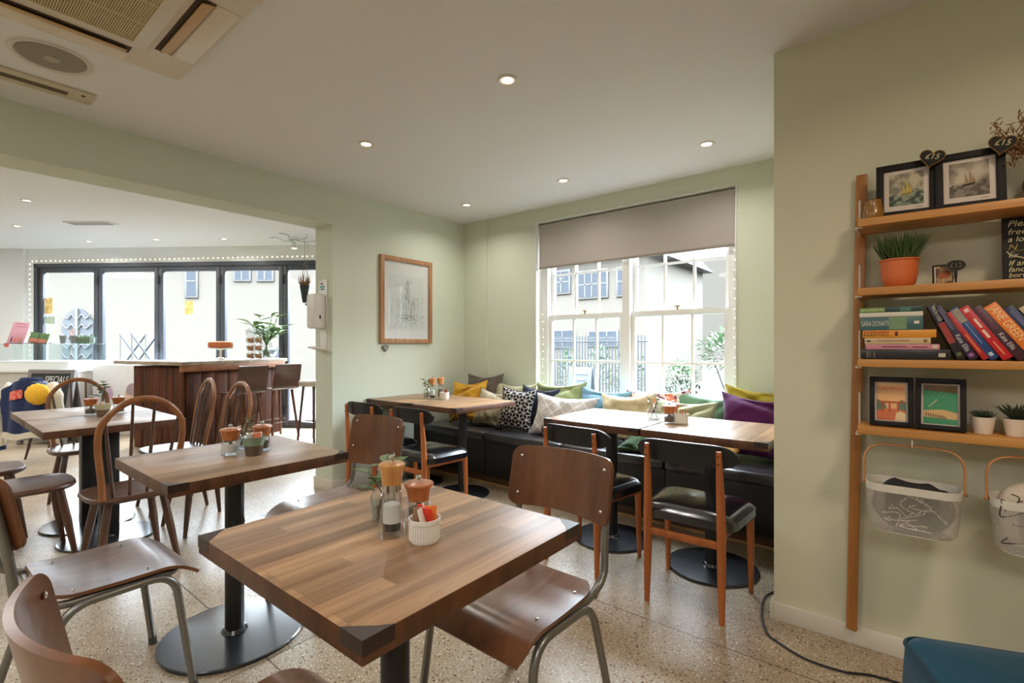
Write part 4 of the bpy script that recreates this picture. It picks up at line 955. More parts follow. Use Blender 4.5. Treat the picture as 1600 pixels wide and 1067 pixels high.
z = SZ[2]+.0008; stk = [
 ('thick black book at the bottom of the flat stack', (30, 26, 30), .245, .034, -.018, (('r', -.105, .017, .004, .022, (120, 112, 104)), ('r', -.097, .017, .002, .022, (120, 112, 104)), ('r', -.085, .017, .003, .024, (110, 100, 92)), ('r', .100, .016, .018, .013, (190, 180, 164)))),
 ('pink spined book in the flat stack, above the black one', (192, 124, 138), .205, .019, -.026, (('r', -.02, .010, .07, .005, (126, 66, 92)), ('r', .05, .009, .04, .005, (126, 66, 92)), ('r', .090, .010, .014, .012, (216, 190, 176)))),
 ('cream spined book in the flat stack, above the pink one', (196, 170, 130), .185, .022, -.038, (('r', -.01, .012, .09, .004, (160, 116, 92)), ('r', -.080, .011, .012, .006, (54, 40, 28)), ('r', .078, .011, .010, .009, (120, 84, 40)))),
 ('orange yellow spined book in the flat stack', (214, 140, 36), .205, .027, -.034, (('t', -.062, .010, .014, 'FAREWELL', (70, 28, 12), .075), ('r', -.062, .0205, .075, .005, (176, 76, 26)), ('r', -.005, .014, .008, .016, (90, 34, 16)))),
 ('thick blue green spined book in the flat stack', (62, 96, 96), .178, .047, -.055, (('r', .02, .024, .05, .044, (110, 138, 104)), ('t', -.045, .023, .026, 'SARA DONATI', (206, 200, 186), .078), ('r', .072, .026, .014, .010, (214, 204, 186)))),
 ('thin white spined book in the flat stack, second from the top', (206, 198, 184), .180, .016, -.056, ()),
 ('dark green spined book on top of the flat stack', (36, 62, 60), .178, .018, -.060, (('r', -.05, .009, .075, .016, (110, 140, 86)), ('t', -.05, .009, .012, 'SAM LLEWELLYN', (214, 210, 130), .066), ('r', .045, .009, .03, .015, (70, 110, 96))))]
for lb, col, w, h, dx, bits in stk:
    o_ = book(lb, col, w, h, .135, G1, bits); o_.location = (dx+.012+random.uniform(-.001, .001), 2.212, z); o_.rotation_euler = (0, 0, R(random.uniform(-.6, .6))); z += h+.0006
G2 = 'books leaning on the third board'
lean = [
 ('black spined leaning book with red patch, leftmost of the leaning row', (34, 30, 30), .022, .200, (('t', .066, .012, .015, 'MARION TODD', (206, 200, 190), .055), ('r', -.005, .011, .075, .018, (150, 50, 46)), ('r', -.083, .011, .012, .012, (92, 100, 60)))),
 ('dark purple spined leaning book, second in the row', (50, 38, 62), .024, .198, (('r', .05, .012, .08, .006, (92, 84, 116)), ('t', -.04, .012, .018, 'Kate Ellis', (208, 200, 206), .06), ('r', -.085, .012, .012, .012, (150, 90, 160)))),
 ('thin red spined leaning book', (176, 36, 34), .016, .182, (('r', -.03, .008, .07, .004, (216, 120, 80)),)),
 ('blue spined leaning book with floral top', (40, 68, 122), .022, .196, (('r', .068, .011, .05, .019, (150, 140, 128)), ('r', .0, .011, .08, .003, (120, 140, 180)), ('r', -.08, .011, .012, .010, (190, 200, 214)))),
 ('thick red spined leaning book right of the blue one', (188, 30, 34), .026, .200, (('r', .035, .014, .035, .007, (226, 190, 176)), ('r', -.005, .012, .03, .008, (226, 190, 176)), ('r', .086, .013, .012, .012, (226, 190, 180)), ('r', -.06, .013, .05, .004, (226, 130, 100)))),
 ('maroon purple spined leaning book right of the thick red one', (66, 34, 48), .026, .202, (('t', .05, .013, .014, 'BLOOD PACT', (150, 50, 70), .08), ('t', -.035, .013, .018, 'Kate Ellis', (216, 206, 206), .06))),
 ('bright orange spined leaning book', (224, 116, 34), .034, .206, (('t', .03, .017, .032, 'JANE GREEN', (240, 206, 150), .13),)),
 ('navy spined leaning book right of the orange one', (36, 44, 76), .026, .198, (('r', .05, .013, .07, .010, (92, 92, 130)), ('r', -.03, .013, .05, .008, (150, 104, 70)))),
 ('cream spined leaning book at the right edge', (186, 168, 128), .03, .20, ())]
for (lb, col, th, ht, bits), x, an_ in zip(lean, (.134, .163, .196, .214, .243, .276, .310, .352, .388), (23, 28, 31, 31, 32, 33, 33.5, 34, 34)):
    bits = [(b0[0], -b0[1])+tuple(b0[2:]) for b0 in bits]
    o_ = book(lb, col, ht, th, .13, G2, bits)
    # stand it up: spine length vertical, then lean the top to the left onto its neighbour
    a = R(an_); up = Vector((-math.sin(a), 0, math.cos(a))); rt_ = Vector((math.cos(a), 0, math.sin(a)))
    X_, Z_ = -up, rt_          # titles read from the top down
    o_.matrix_world = Matrix(((X_.x, 0, Z_.x, 0), (0, 1, 0, 0), (X_.z, 0, Z_.z, 0), (0, 0, 0, 1)))
    o_.location = Vector((x, 2.214, SZ[2]+.001)) + up*ht/2
# fourth board: two travel posters in box frames and two succulents
def poster(kind):
    def art(mk, w, h, f_, y):
        x0, x1, z0, z1 = -w*.44, w*.44, f_+h*.035, f_+h*.965; W_ = x1-x0; H_ = z1-z0
        def q(pts): return [(x0+a*W_, z0+b_*H_) for a, b_ in pts]
        if kind == 0:
            flat(q([(0, 0), (1, 0), (1, 1), (0, 1)]), y, mk, 'print_sky', pm('poster_peach', (226, 172, 120), .7, var=.12, scale=20))
            flat(q([(0, .25), (.0, .56), (.12, .52), (.28, .48), (.34, .34), (.3, .25)]), y-.0003, mk, 'print_trees', pm('poster_teal', (96, 118, 100), .7, var=.2))
            flat(q([(.72, .25), (.74, .5), (.86, .56), (1, .5), (1, .25)]), y-.0003, mk, 'print_trees', pm('poster_teal', (96, 118, 100), .7, var=.2))
            flat(q([(0, 0), (1, 0), (1, .27), (.5, .33), (0, .25)]), y-.0005, mk, 'print_path', pm('poster_coral', (206, 112, 74), .7, var=.15, scale=30))
            flat(q([(.62, .0), (1, 0), (1, .2), (.7, .28)]), y-.0007, mk, 'print_ground', pm('poster_cream', (226, 196, 150), .7))
            for a in (.18, .42, .70):
                flat(q([(a, .22), (a+.06, .22), (a+.06, .46), (a, .46)]), y-.0009, mk, 'print_pier', pm('poster_rust', (176, 84, 52), .7))
            flat(q([(.05, .46), (.95, .46), (.95, .51), (.05, .51)]), y-.0009, mk, 'print_deck', pm('poster_rust', (176, 84, 52), .7))
            mk_l('CHELMSFORD', mk, (x0+x1)/2, z1-H_*.15, H_*.12, y-.0006, W_*.92, pm('poster_red', (206, 74, 40), .7))
        else:
            flat(q([(0, 0), (1, 0), (1, 1), (0, 1)]), y, mk, 'print_sea', pm('poster_green', (66, 140, 100), .7, var=.12, scale=14))
            flat(q([(0, .86), (1, .80), (1, 1), (0, 1)]), y-.0003, mk, 'print_cliff', pm('poster_brown', (112, 88, 58), .7, var=.15))
            flat(q([(0, .17), (1, .13), (1, .30), (.6, .37), (.3, .36), (0, .33)]), y-.0003, mk, 'print_sand', pm('poster_sand', (206, 168, 116), .7, var=.1))
            flat(q([(.15, .44), (.17, .43), (.42, .62), (.40, .63)]), y-.0005, mk, 'print_wake', pm('poster_cream', (226, 196, 150), .7))
            for k in range(4): flat(q([(.08+.16*k, .72), (.10+.16*k, .71), (.26+.16*k, .83), (.24+.16*k, .84)]), y-.0005, mk, 'print_ray', pm('poster_mint', (104, 156, 112), .7))
            for k in range(9): flat(q([(.06+.07*k, .20-.008*k), (.10+.07*k, .195-.008*k), (.11+.07*k, .275-.012*(k % 3)-.008*k), (.07+.07*k, .28-.008*k)]), y-.0006, mk, 'print_roofs', pm('poster_dark', (120, 88, 54), .7))
    return art
def mk_l(txt, mk, x, z, s_, y, w_, mt):
    holder = bpy.data.objects.new('tmp', None); o_ = lettering(txt, s_, mt, holder, mat_from((x, y, z), (1, 0, 0), (0, 0, 1)), name='poster_title', width=w_)
    m = M(); m.bm.from_mesh(o_.data); me = o_.data; bpy.data.objects.remove(o_); bpy.data.meshes.remove(me); bpy.data.objects.remove(holder)
    mk('poster_title', m, mt)
photo_frame('black box frame with peach and coral travel poster of a bridge', -.043, 2.262, SZ[3], .128, .178, 11, 3, .016, 1, poster(0), .03, group='travel posters on the lowest board')
photo_frame('black box frame with green seaside travel poster', .092, 2.255, SZ[3], .134, .178, 11, -3, .016, 1, poster(1), .03, group='travel posters on the lowest board')
def succulent(label, x, kind, seed):
    t = thing('succulent', label, 'plant', (x, 2.27, SZ[3]+.001), 0, 'succulents in white pots'); random.seed(seed)
    M().lathe([(0, 0), (.0235, 0), (.0325, .056), (.029, .056), (.022, .006), (0, .006)], 30).build('pot', pm('matt_white_pot', (222, 206, 190), .55, var=.01), t)
    M().lathe([(0, .050), (.029, .050), (.029, .053), (0, .054)], 16).build('soil', pm('soil', (40, 34, 28), .9, var=.4), t)
    m = M()
    if kind == 0:
        for ring in range(5):
            for k in range(10-ring):
                a = k*2*PI/(10-ring)+ring*.4; e_ = .25+ring*.30
                m.leaf((.004*math.cos(a), .004*math.sin(a), .054), (math.cos(a), math.sin(a), e_), (0, 0, 1), .034-ring*.003, .013, -.25, 4, .003)
    else:
        for k in range(40):
            a = k*2.4; sp = .95*(1-k/46)
            m.leaf((.01*math.cos(a), .01*math.sin(a), .053), (math.cos(a)*sp, math.sin(a)*sp, 1), (math.cos(a), math.sin(a), .1), random.uniform(.042, .06), .008, -.08, 4, .0025)
    m.build('leaves', pm('succulent_green', (52, 62, 46), .45, var=.2, scale=50), t)
succulent('rosette succulent in a white pot beside the green poster', .200, 0, 1)
succulent('spiky succulent in a white pot near the right edge of the lowest board', .278, 1, 2)

# ------------------------------------------------------------------ baskets hanging below the shelf
def basket():
    t = thing('hanging_basket', '', 'basket', group='white mesh baskets hanging from the shelf'); wp = pm('basket_white', (216, 208, 196), .45)
    W0, W1, D0, D1, HH = .132, .116, .075, .062, .168
    def ring(v, n=96):
        w = W1+(W0-W1)*v**.7; d = D1+(D0-D1)*v**.7
        if v < .12: q = 1-.10*((.12-v)/.12)**2; w *= q; d *= q
        P = rrect(w, d, .05, 8); L_ = [0]
        for a, b_ in zip(P, P[1:]+P[:1]): L_.append(L_[-1]+math.hypot(b_[0]-a[0], b_[1]-a[1]))
        out = []; P2 = P+[P[0]]; i = 0
        for k in range(n):
            s_ = L_[-1]*k/n
            while L_[i+1] < s_: i += 1
            f_ = (s_-L_[i])/max(1e-9, L_[i+1]-L_[i]); out.append((P2[i][0]+(P2[i+1][0]-P2[i][0])*f_, P2[i][1]+(P2[i+1][1]-P2[i][1])*f_))
        return out
    # open lattice: rows of vertices joined only along diagonals
    m = M(); n = 108; rows = 34; V = []
    for j in range(rows+1):
        v = j/rows*.86; P = ring(v, n*2); V.append([m.bm.verts.new((*P[(2*k+(j % 2)) % (2*n)], v*HH)) for k in range(n)])
    for j in range(rows-1):
        for k in range(n):
            if j % 2 == 0: m.bm.faces.new((V[j][k], V[j+1][k], V[j+2][k], V[j+1][k-1]))
            else: m.bm.faces.new((V[j][k], V[j+1][(k+1) % n], V[j+2][k], V[j+1][k]))
    bmesh.ops.wireframe(m.bm, faces=m.bm.faces[:], thickness=.0021, offset=0, use_replace=True, use_boundary=True, use_even_offset=False)
    m.build('mesh_side', wp, t, smooth=False)
    m = M(); A = ring(.84, 96); B_ = ring(1, 96)
    def rim(u, v): k = int(round(u*96)) % 96; return (A[k][0]*(1-v)+B_[k][0]*v, A[k][1]*(1-v)+B_[k][1]*v, HH*(.84+.16*v))
    m.sheet(rim, 96, 2, .003, lambda u, v: Vector((rim(u, 0)[0], rim(u, 0)[1], 0)).normalized()); m.build('rim', wp, t)
    m = M(); P = ring(.0, 60); m.prism(P, -.002, .002); m.build('base', wp, t)
    m = M(); m.tube(bend([(-W0-.004, 0, HH*.9), (-W0-.006, 0, HH+.130), (W0+.006, 0, HH+.130), (W0+.004, 0, HH*.9)], .095, 8), .0088, 8, flat=.45)
    m.build('handle', wood('basket_handle', (186, 126, 78), (208, 150, 100), .5, 0, 30), t)
    for s in (-1, 1):
        k = M(); k.cyl((s*(W0-.002), 0, HH*.92), (s*(W0+.012), 0, HH*.92), .006, seg=10); k.build('handle_pin', pm('pin_wood', (150, 96, 56), .5), t)
    return t
ba = basket(); ba.location = (.016, SF+.030, .549); ba['label'] = 'white mesh basket with black cloth in it, hanging fully in view'
copy_tree(ba, (.342, SF+.030, .549), 0, 'white mesh basket with pale cloth in it, cut off at the right edge')
def bundle(label, loc, mt, seed, w=.122, d=.062, h=.165, lines=None):
    t = thing('folded_cloth', label, 'cloth', loc); off = Vector((seed*7.1, seed*3.3, 0))
    m = M(); m.ball((0, 0, h/2), .5, (2*w, 2*d, h), 40, 26)
    for v in m.bm.verts:
        q = v.co; k = max(-1, min(1, (q.z/h-.5)*2)); n_ = noise.noise(q*16+off)
        xx = math.copysign(min(1, abs(q.x/w))**.6, q.x)*w; yy = math.copysign(min(1, abs(q.y/d))**.6, q.y)*d
        v.co = Vector((xx*(1-.08*(1-k)), yy*(1-.08*(1-k)), q.z))*(1+.05*n_)+Vector((0, 0, .016*noise.noise(q*30+off) if k > .3 else 0))
        v.co.z = max(.004, v.co.z)
    m.build('cloth', mt, t)
    if lines:
        rnd = random.Random(seed); m = M()
        for _ in range(9):
            x0 = rnd.uniform(-.8, .8)*w; z0 = rnd.uniform(.2, .9)*h; P = []
            for k in range(5): P.append((max(-.9*w, min(.9*w, x0+.022*k*rnd.choice((-1, 1))*rnd.random())), -d*.995-.003, max(.02, min(h*.9, z0-.02*k*rnd.random()))))
            m.tube(bez(P, 4), .0018, 5)
        m.build('printed_lines', lines, t)
bundle('black cloth with white line drawing folded in the left basket', (.016, SF+.030, .553), pm('black_print_cloth', (30, 28, 28), .85, var=.2), 3, lines=pm('cloth_line_white', (206, 200, 190), .8))
bundle('pale cloth with dark lettering folded in the right basket', (.342, SF+.030, .553), pm('pale_print_cloth', (196, 182, 166), .85, var=.06), 5, h=.21, lines=pm('cloth_line_dark', (44, 36, 36), .8))

# ------------------------------------------------------------------ velvet pouf and cable
A = Vector((-.02, 1.66, 0)); ax = Vector((.936, .352, 0)); ay = Vector((.352, -.936, 0)); cc = A+ax*.25+ay*.25
t = thing('velvet_pouf', 'teal velvet pouf with piped edge at the bottom right corner', 'pouf', cc, math.atan2(ax.y, ax.x))
tv = cloth('teal_velvet', (0, 54, 72), .25, .15)
hs = .252
def pouf(u, v):
    pass
m = M(); prof = [(.02, .965), (.05, .985), (.20, 1.0), (.34, 1.0), (.415, .985), (.428, .972)]
P = rrect(hs, hs, .05, 8); n = len(P); rings = [[m.bm.verts.new((a*s, b_*s, z)) for a, b_ in P] for z, s in prof]
for s, dz in ((.95, .438), (.88, .446), (.7, .453), (.45, .457), (.2, .458)): rings.append([m.bm.verts.new((a*s, b_*s, dz)) for a, b_ in P])
for X_, Y_ in zip(rings, rings[1:]):
    for k in range(n): m.bm.faces.new((X_[k], X_[(k+1) % n], Y_[(k+1) % n], Y_[k]))
m.bm.faces.new(list(reversed(rings[0]))); m.bm.faces.new(rings[-1]); m.build('upholstery', tv, t)
m = M(); m.tube([Vector((a*.978, b_*.978, .430)) for a, b_ in P], .006, 8, closed=True); m.build('piping', cloth('teal_piping', (0, 40, 54), .1, .1), t)
for sx_ in (-1, 1):
    for sy_ in (-1, 1): k = M(); k.cyl((sx_*.2, sy_*.2, 0), (sx_*.2, sy_*.2, .024), .018); k.build('leg', blackm, t)
m = M(); m.tube(bez([(-.475, 2.95, .006), (-.478, 2.78, .006), (-.499, 2.669, .006), (-.524, 2.571, .006), (-.505, 2.416, .006), (-.455, 2.263, .006), (-.407, 2.215, .006), (-.298, 2.16, .006), (-.176, 2.164, .006), (-.087, 2.205, .006), (.1, 2.22, .006), (.5, 2.26, .006)], 8), .0042, 8)
tag(m.build('power_cable', pm('cable_black', (24, 24, 32), .45)), 'black power cable lying on the floor around the corner of the shelf wall', 'cable')
# ------------------------------------------------------------------ the far room
def bthing(name, label, cat, u, d, z=0, turn=0, group=None): return thing(name, label, cat, bay(u, d, z), YAW+R(turn), group)
barw = wood('bar_planks', (40, 19, 9), (98, 54, 28), .6, 2, 9, .12, (.16, 1.5), spec=.15); topw = wood('bar_top', (120, 104, 84), (164, 148, 124), .35, 0, 10, .1)
P = [(-4.52, 5.88), (-3.633, 5.45), (-3.30, 6.95), (-4.05, 7.02)]
t = bthing('bar_counter', 'dark plank clad bar with pale top and stools, before the glass doors', 'bar', 0, 0)
M().prism(P, 0, .965).build('bar_body', barw, t)
def pl(m, a, b_, n, z0, z1, out):
    a = Vector((*a, 0)); b_ = Vector((*b_, 0)); d = (b_-a); L = d.length; d.normalize(); nn = Vector((d.y, -d.x, 0))
    for k in range(n):
        w_ = L/n; c_ = a+d*(w_*(k+.5))+nn*out/2; m.box(c_.x, c_.y, (z0+z1)/2, w_-.006, out, z1-z0, .003, Matrix.Rotation(math.atan2(d.y, d.x), 4, 'Z'))
m = M(); pl(m, P[0], P[1], 5, .0, .965, .022); pl(m, P[1], P[2], 8, .0, .965, .022); m.build('plank_cladding', barw, t)
m = M(); pl(m, (P[1][0]-.02, P[1][1]-.08), (P[2][0]+.03, P[2][1]+.02), 1, .915, .985, .05); m.build('apron_beam', wood('apron', (112, 66, 36), (150, 96, 58), .45, 0, 10, .1), t)
M().prism([(-4.83, 5.93), (-3.60, 5.34), (-3.22, 7.02), (-4.10, 7.08), (-4.3, 6.3)], .985, 1.03, None, .004).build('worktop', topw, t)
# cake, jars, flowers on the bar
t = bthing('cake_stand', 'white cake stand on the bar', 'cake stand', -3.72, 6.25, 1.0305)
M().lathe([(0, 0), (.07, 0), (.06, .012), (.014, .03), (.014, .12), (.04, .132), (.15, .135), (.152, .145), (0, .143)], 32).build('stand', porc, t)
t = bthing('loaf_cake', 'golden brown loaf cake on the white stand', 'cake', -3.72, 6.25, 1.1745, 8)
m = M(); m.box(0, 0, .042, .27, .11, .075, .022, None, 4); m.build('cake', pm('cake_crust', (176, 98, 52), .8, var=.25, scale=40, bump=.5), t)
m = M(); m.sheet(lambda u, v: ((u-.5)*.25, (v-.5)*.09, .079+.012*math.sin(PI*u)*math.sin(PI*v)), 10, 6, .006); m.build('topping', pm('cake_top', (196, 122, 70), .8, var=.2), t)
biscuit = pm('biscuits', (186, 134, 78), .85, var=.35, scale=40, bump=.6)
for i, u in enumerate((-3.475, -3.365)):
    for k in range(4):
        z = 1.0305+k*.103
        t = bthing('storage_jar', 'glass jar of biscuits stacked on the bar' if k < 3 else 'empty glass jar on top of the jar stack', 'jar', u, 6.5, z, 0, 'stacked glass jars on the bar')
        t['label'] = ('%s, %s stack' % (('biscuit jar at the bottom', 'biscuit jar second from the bottom', 'biscuit jar third from the bottom', 'empty glass jar topmost')[k], ('left', 'right')[i]))+' of jars on the bar'
        M().lathe([(0, 0), (.048, 0), (.050, .006), (.050, .088), (.042, .096), (.042, .1015), (.039, .1015), (.039, .095), (.047, .086), (.047, .008), (0, .006)], 22).build('glass_body', clear, t)
        if k < 3:
            m = M()
            for q in range(9): m.ball((.026*math.cos(q*2.4), .026*math.sin(q*2.4), .018+.006*q), .021, (1, 1, .7), 9, 6)
            m.build('biscuits', biscuit, t)
t = bthing('flower_vase', 'round clear glass vase of lilies on the right end of the bar', 'vase', -3.42, 6.82, 1.0305)
M().lathe([(0, 0), (.07, 0), (.13, .05), (.15, .12), (.13, .19), (.10, .22), (.098, .22), (.126, .188), (.145, .12), (.125, .055), (0, .008)], 30).build('glass_bowl', clear, t)
M().lathe([(0, .012), (.10, .04), (.142, .12), (0, .12)], 24).build('water', glassmat('water', (226, 232, 230), .2), t)
t['category'] = 'vase'
t = bthing('lily_bouquet', 'bouquet of lilies with long green leaves in the bar vase', 'flowers', -3.42, 6.82, 1.05)
random.seed(8); m = M(); lf = M(); bl = M()
for k in range(16):
    a = k*2.4; sp = random.uniform(.10, .34); e_ = Vector((sp*math.cos(a), sp*math.sin(a)*.8, random.uniform(.38, .62)-.35*sp))
    P_ = bez([(-.05*math.cos(a), -.05*math.sin(a), .0), (0.02*math.cos(a), .02*math.sin(a), .2), e_], 5); m.tube(P_, .005, 6)
    for j in range(5):
        q = P_[-1-j*1]; an = a+j*2.1; lf.leaf(q, (math.cos(an), math.sin(an), .5), (0, 0, 1), random.uniform(.16, .25), .065, .25, 5)
    if k % 3 == 0:
        for j in range(6):
            an = j*PI/3; bl.leaf(e_, (math.cos(an), math.sin(an), .7), (0, 0, 1), .085, .04, .3, 4)
m.build('stems', pm('lily_stem', (96, 124, 66), .5), t); lf.build('leaves', pm('lily_leaf', (104, 140, 74), .4, var=.2), t); bl.build('blossoms', pm('lily_petal', (226, 206, 200), .6), t)
# bar stools
def stool():
    t = thing('bar_stool', '', 'stool', group='ply bar stools along the bar')
    def shell(u, v):
        x = (u-.5)*.40*(1-.08*v)
        s_ = v*2
        if s_ < .9: y, z = .19-.34*s_/.9, .64+.012*math.cos(u*6.28)*.3
        elif s_ < 1.2: q = (s_-.9)/.3*PI/2; y, z = -.15-.06*math.sin(q), .64+.06*(1-math.cos(q))
        else: q = (s_-1.2)/.8; y, z = -.21-.05*q, .70+.27*q
        return (x, y, z)
    M().sheet(shell, 6, 26, .012).build('seat_shell', wood('dark_ply', (62, 36, 24), (90, 54, 36), .35, 0, 14, .1, coat=.3), t)
    for x in (-1, 1):
        for y in (-1, 1):
            m = M(); m.tube([(x*.13, y*.13, .63), (x*.19, y*.19, 0)], [.019, .015], 8); m.build('leg', wood('stool_leg', (84, 50, 32), (118, 74, 48), .4, 2, 18, .1), t)
    m = M(); m.tube([(-.168, -.168, .22), (.168, -.168, .22), (.168, .168, .22), (-.168, .168, .22)], .009, 8, closed=True); m.build('foot_ring', chrome, t)
    return t
st = stool(); st.location = bay(-3.24, 5.85); st.rotation_euler = (0, 0, YAW+R(62)); st['label'] = 'dark ply bar stool at the bar, nearer to the hoop back chairs'
copy_tree(st, bay(-3.10, 6.45), YAW+R(60), 'dark ply bar stool at the bar, second from the bar corner, before the lilies')
t = bthing('padded_stool', 'tall stool with pale padded seat half hidden behind the pillar', 'stool', -2.53, 6.25, 0)
M().lathe([(0, .70), (.17, .70), (.18, .715), (.18, .755), (.165, .77), (0, .772)], 28).build('seat_pad', pm('pale_pad', (186, 178, 160), .6), t)
for k in range(4):
    a = k*PI/2+.4; m = M(); m.tube([(.12*math.cos(a), .12*math.sin(a), .70), (.19*math.cos(a), .19*math.sin(a), 0)], [.017, .014], 8); m.build('leg', darkelm, t)
m = M(); m.tube([(.165*math.cos(k*PI/2+.4), .165*math.sin(k*PI/2+.4), .25) for k in range(4)], .009, 8, closed=True); m.build('foot_ring', chrome, t)
# hanging planter in front of the doors
t = bthing('hanging_planter', 'black cone planter of dried flowers hanging on cords beside the pillar', 'planter', -2.86, 6.75, 1.80)
M().lathe([(0, 0), (.025, .0), (.065, .24), (.058, .24), (.02, .02), (0, .02)], 20).build('pot', blackm, t)
random.seed(2); m = M()
for k in range(60):
    a = random.uniform(0, 6.28); m.leaf((.03*math.cos(a), .03*math.sin(a), .22), (math.cos(a)*random.uniform(.1, 1), math.sin(a)*random.uniform(.1, 1), 1), (math.cos(a), math.sin(a), 0), random.uniform(.08, .2), .014, .1, 3)
m.build('dried_flowers', pm('dried_brown', (126, 92, 60), .85, var=.4), t)
m = M()
for k in range(3): m.tube([(.06*math.cos(k*2.1), .06*math.sin(k*2.1), .235), (0, 0, .6), (0, 0, FC-1.80)], .003, 5)
m.build('cord', pm('string', (120, 104, 80), .9), t)
t = bthing('hanging_shelf', 'small grey shelf hanging on wires by the pillar', 'shelf', -2.80, 6.95, 1.775)
M().b2(-.11, .11, -.07, .07, 0, .03, .003).build('board', pm('grey_board', (140, 134, 124), .6), t)
m = M()
for x in (-.1, .1): m.tube([(x, 0, .03), (x, 0, FC-1.775)], .0025, 5)
m.build('wire', steel, t)
# serving counter, display case, cabinet
cpan = pm('counter_grey', (190, 184, 176), .5)
t = bthing('serving_counter', 'pale grey serving counter with white top at the far left', 'counter', -6.55, 6.68)
M().b2(-.95, .82, -.34, .34, 0, .86, .004).build('counter_body', cpan, t); M().b2(-.97, .84, -.36, .36, .86, .90, .004).build('counter_top', pm('counter_white', (228, 228, 226), .3), t)
t = bthing('cake_display_case', 'glass cake display case on the serving counter', 'display case', -6.40, 6.70, .9005)
M().b2(-.72, .60, -.30, .30, 0, .10, .004).build('case_base', pm('case_white', (226, 228, 228), .35), t)
m = M(); m.b2(-.72, .60, .285, .295, .10, .32); m.b2(.592, .60, -.3, .3, .1, .32); m.box(0-.06, -.27, .21, 1.30, .006, .245, 0, Matrix.Rotation(R(-14), 4, 'X')); m.build('glass_panels', caseglass, t)
M().b2(-.74, .62, -.26, .31, .32, .335, .002).build('glass_shelf', caseglass, t)
m = M(); m.tube([(-.72, -.24, .325), (-.42, -.30, .11)], .008, 6); m.tube([(.60, -.24, .325), (.60, -.30, .11)], .006, 6); m.tube([(-.42, -.30, .11), (.6, -.3, .11)], .005, 6); m.build('metal_edges', steel, t)
SZT = .9005+.3355
def stand_card(name, label, u, d, w, h, bg, deco):
    t = bthing(name, label, 'sign', u, d, SZT); L = Matrix.Rotation(R(-14), 4, 'X') @ Matrix.Rotation(R(6), 4, 'Y')
    o_ = M().b2(-w/2, w/2, -.006, 0, 0, h, .001).build('card', bg, t); o_.matrix_local = L
    for nm, pts, mt in deco:
        m = M(); m.prism([(a*w, b_*h) for a, b_ in pts], .006, .0075, Matrix.Rotation(R(90), 4, 'X')); o_ = m.build(nm, mt, t); o_.matrix_local = L
    m = M(); m.b2(-w/2, w/2, -.03, .08, 0, .008); m.build('stand_foot', blackm, t); return t
def bottle(cx): return [(cx-.05, .06), (cx+.05, .06), (cx+.05, .20), (cx+.015, .27), (cx+.015, .33), (cx-.015, .33), (cx-.015, .27), (cx-.05, .2)]
stand_card('menu_card', 'pink menu card with coloured bottles on the display case', -6.70, 6.60, .23, .30, pm('card_pink', (206, 150, 164), .6),
    [('bottle_print', bottle(-.27), pm('bottle_plum', (112, 40, 70), .6)), ('bottle_print', bottle(-.05), pm('bottle_coral', (206, 104, 80), .6)), ('bottle_print', bottle(.13), pm('bottle_coral', (206, 104, 80), .6)), ('bottle_print', bottle(.30), pm('bottle_olive', (140, 130, 90), .6)),
     ('text_line', [(-.3, .90), (.35, .90), (.35, .925), (-.3, .925)], pm('card_plum', (150, 84, 110), .6)), ('text_line', [(-.35, .78), (.38, .78), (.38, .80), (-.35, .80)], pm('card_plum', (150, 84, 110), .6))])
stand_card('recipe_card', 'small green and orange picture card on the display case', -6.40, 6.60, .26, .15, pm('card_green', (78, 112, 62), .6),
    [('print_table', [(-.48, .05), (.48, .05), (.42, .45), (-.42, .45)], pm('card_orange', (190, 112, 84), .6)), ('print_band', [(-.35, .08), (.35, .08), (.32, .2), (-.32, .2)], pm('card_peach', (226, 160, 140), .6)), ('print_post', [(-.02, .3), (.02, .3), (.02, .95), (-.02, .95)], pm('card_dark', (40, 50, 36), .6))])
for u, lb in ((-6.06, 'grey zinc pot on the display case, left of two'), (-5.92, 'grey zinc pot with striped straws on the display case, right of two')):
    t = bthing('zinc_pot', lb, 'pot', u, 6.62, SZT, 0, 'zinc pots on the display case')
    M().lathe([(0, 0), (.034, 0), (.048, .105), (.051, .108), (.044, .105), (.03, .006), (0, .006)], 20).build('pot', pm('zinc', (140, 142, 142), .45, .4), t)
    if 'straws' in lb:
        for k in range(3):
            m = M(); m.cyl((.01*k-.01, 0, .01), (-.07+.035*k, .01*k, .20), .004, seg=6); s_ = m.build('paper_straw', pm('straw_orange', (206, 120, 84), .6)); s_.location = bay(u, 6.62, SZT+.0); s_.rotation_euler = (0, 0, YAW); tag(s_, 'orange paper straw standing in the zinc pot', 'straw', 'straws in the zinc pot')
t = bthing('acrylic_box', 'clear acrylic leaflet box at the right end of the display case', 'box', -5.66-.02, 6.62, SZT)
m = M()
for q in ((-.04, .04, -.04, -.036), (-.04, .04, .036, .04), (-.04, -.036, -.036, .036), (.036, .04, -.036, .036)): m.b2(*q, 0, .10)
m.b2(-.04, .04, -.04, .04, 0, .004); m.build('box', caseglass, t)
o_ = M().b2(-.03, .03, -.004, .008, .02, .09).build('leaflets', pm('leaflet', (170, 186, 186), .7), t)
t = bthing('round_sticker', 'small round red sticker on the front edge of the display case', 'sticker', -6.64, 6.432, 1.215)
m = M(); m.prism([(.034*math.cos(2*PI*k/24), .026*math.sin(2*PI*k/24)) for k in range(24)], 0, .003, Matrix.Rotation(R(90), 4, 'X')); m.build('disc', pm('sticker_red', (196, 96, 84), .6), t)
t = bthing('moss_box', 'low green moss planter box on the display case', 'planter', -5.80, 6.66, SZT)
M().b2(-.09, .09, -.05, .05, 0, .085, .004).build('box', pm('moss_green', (96, 116, 92), .8, var=.3, scale=50), t)
m = M(); random.seed(5)
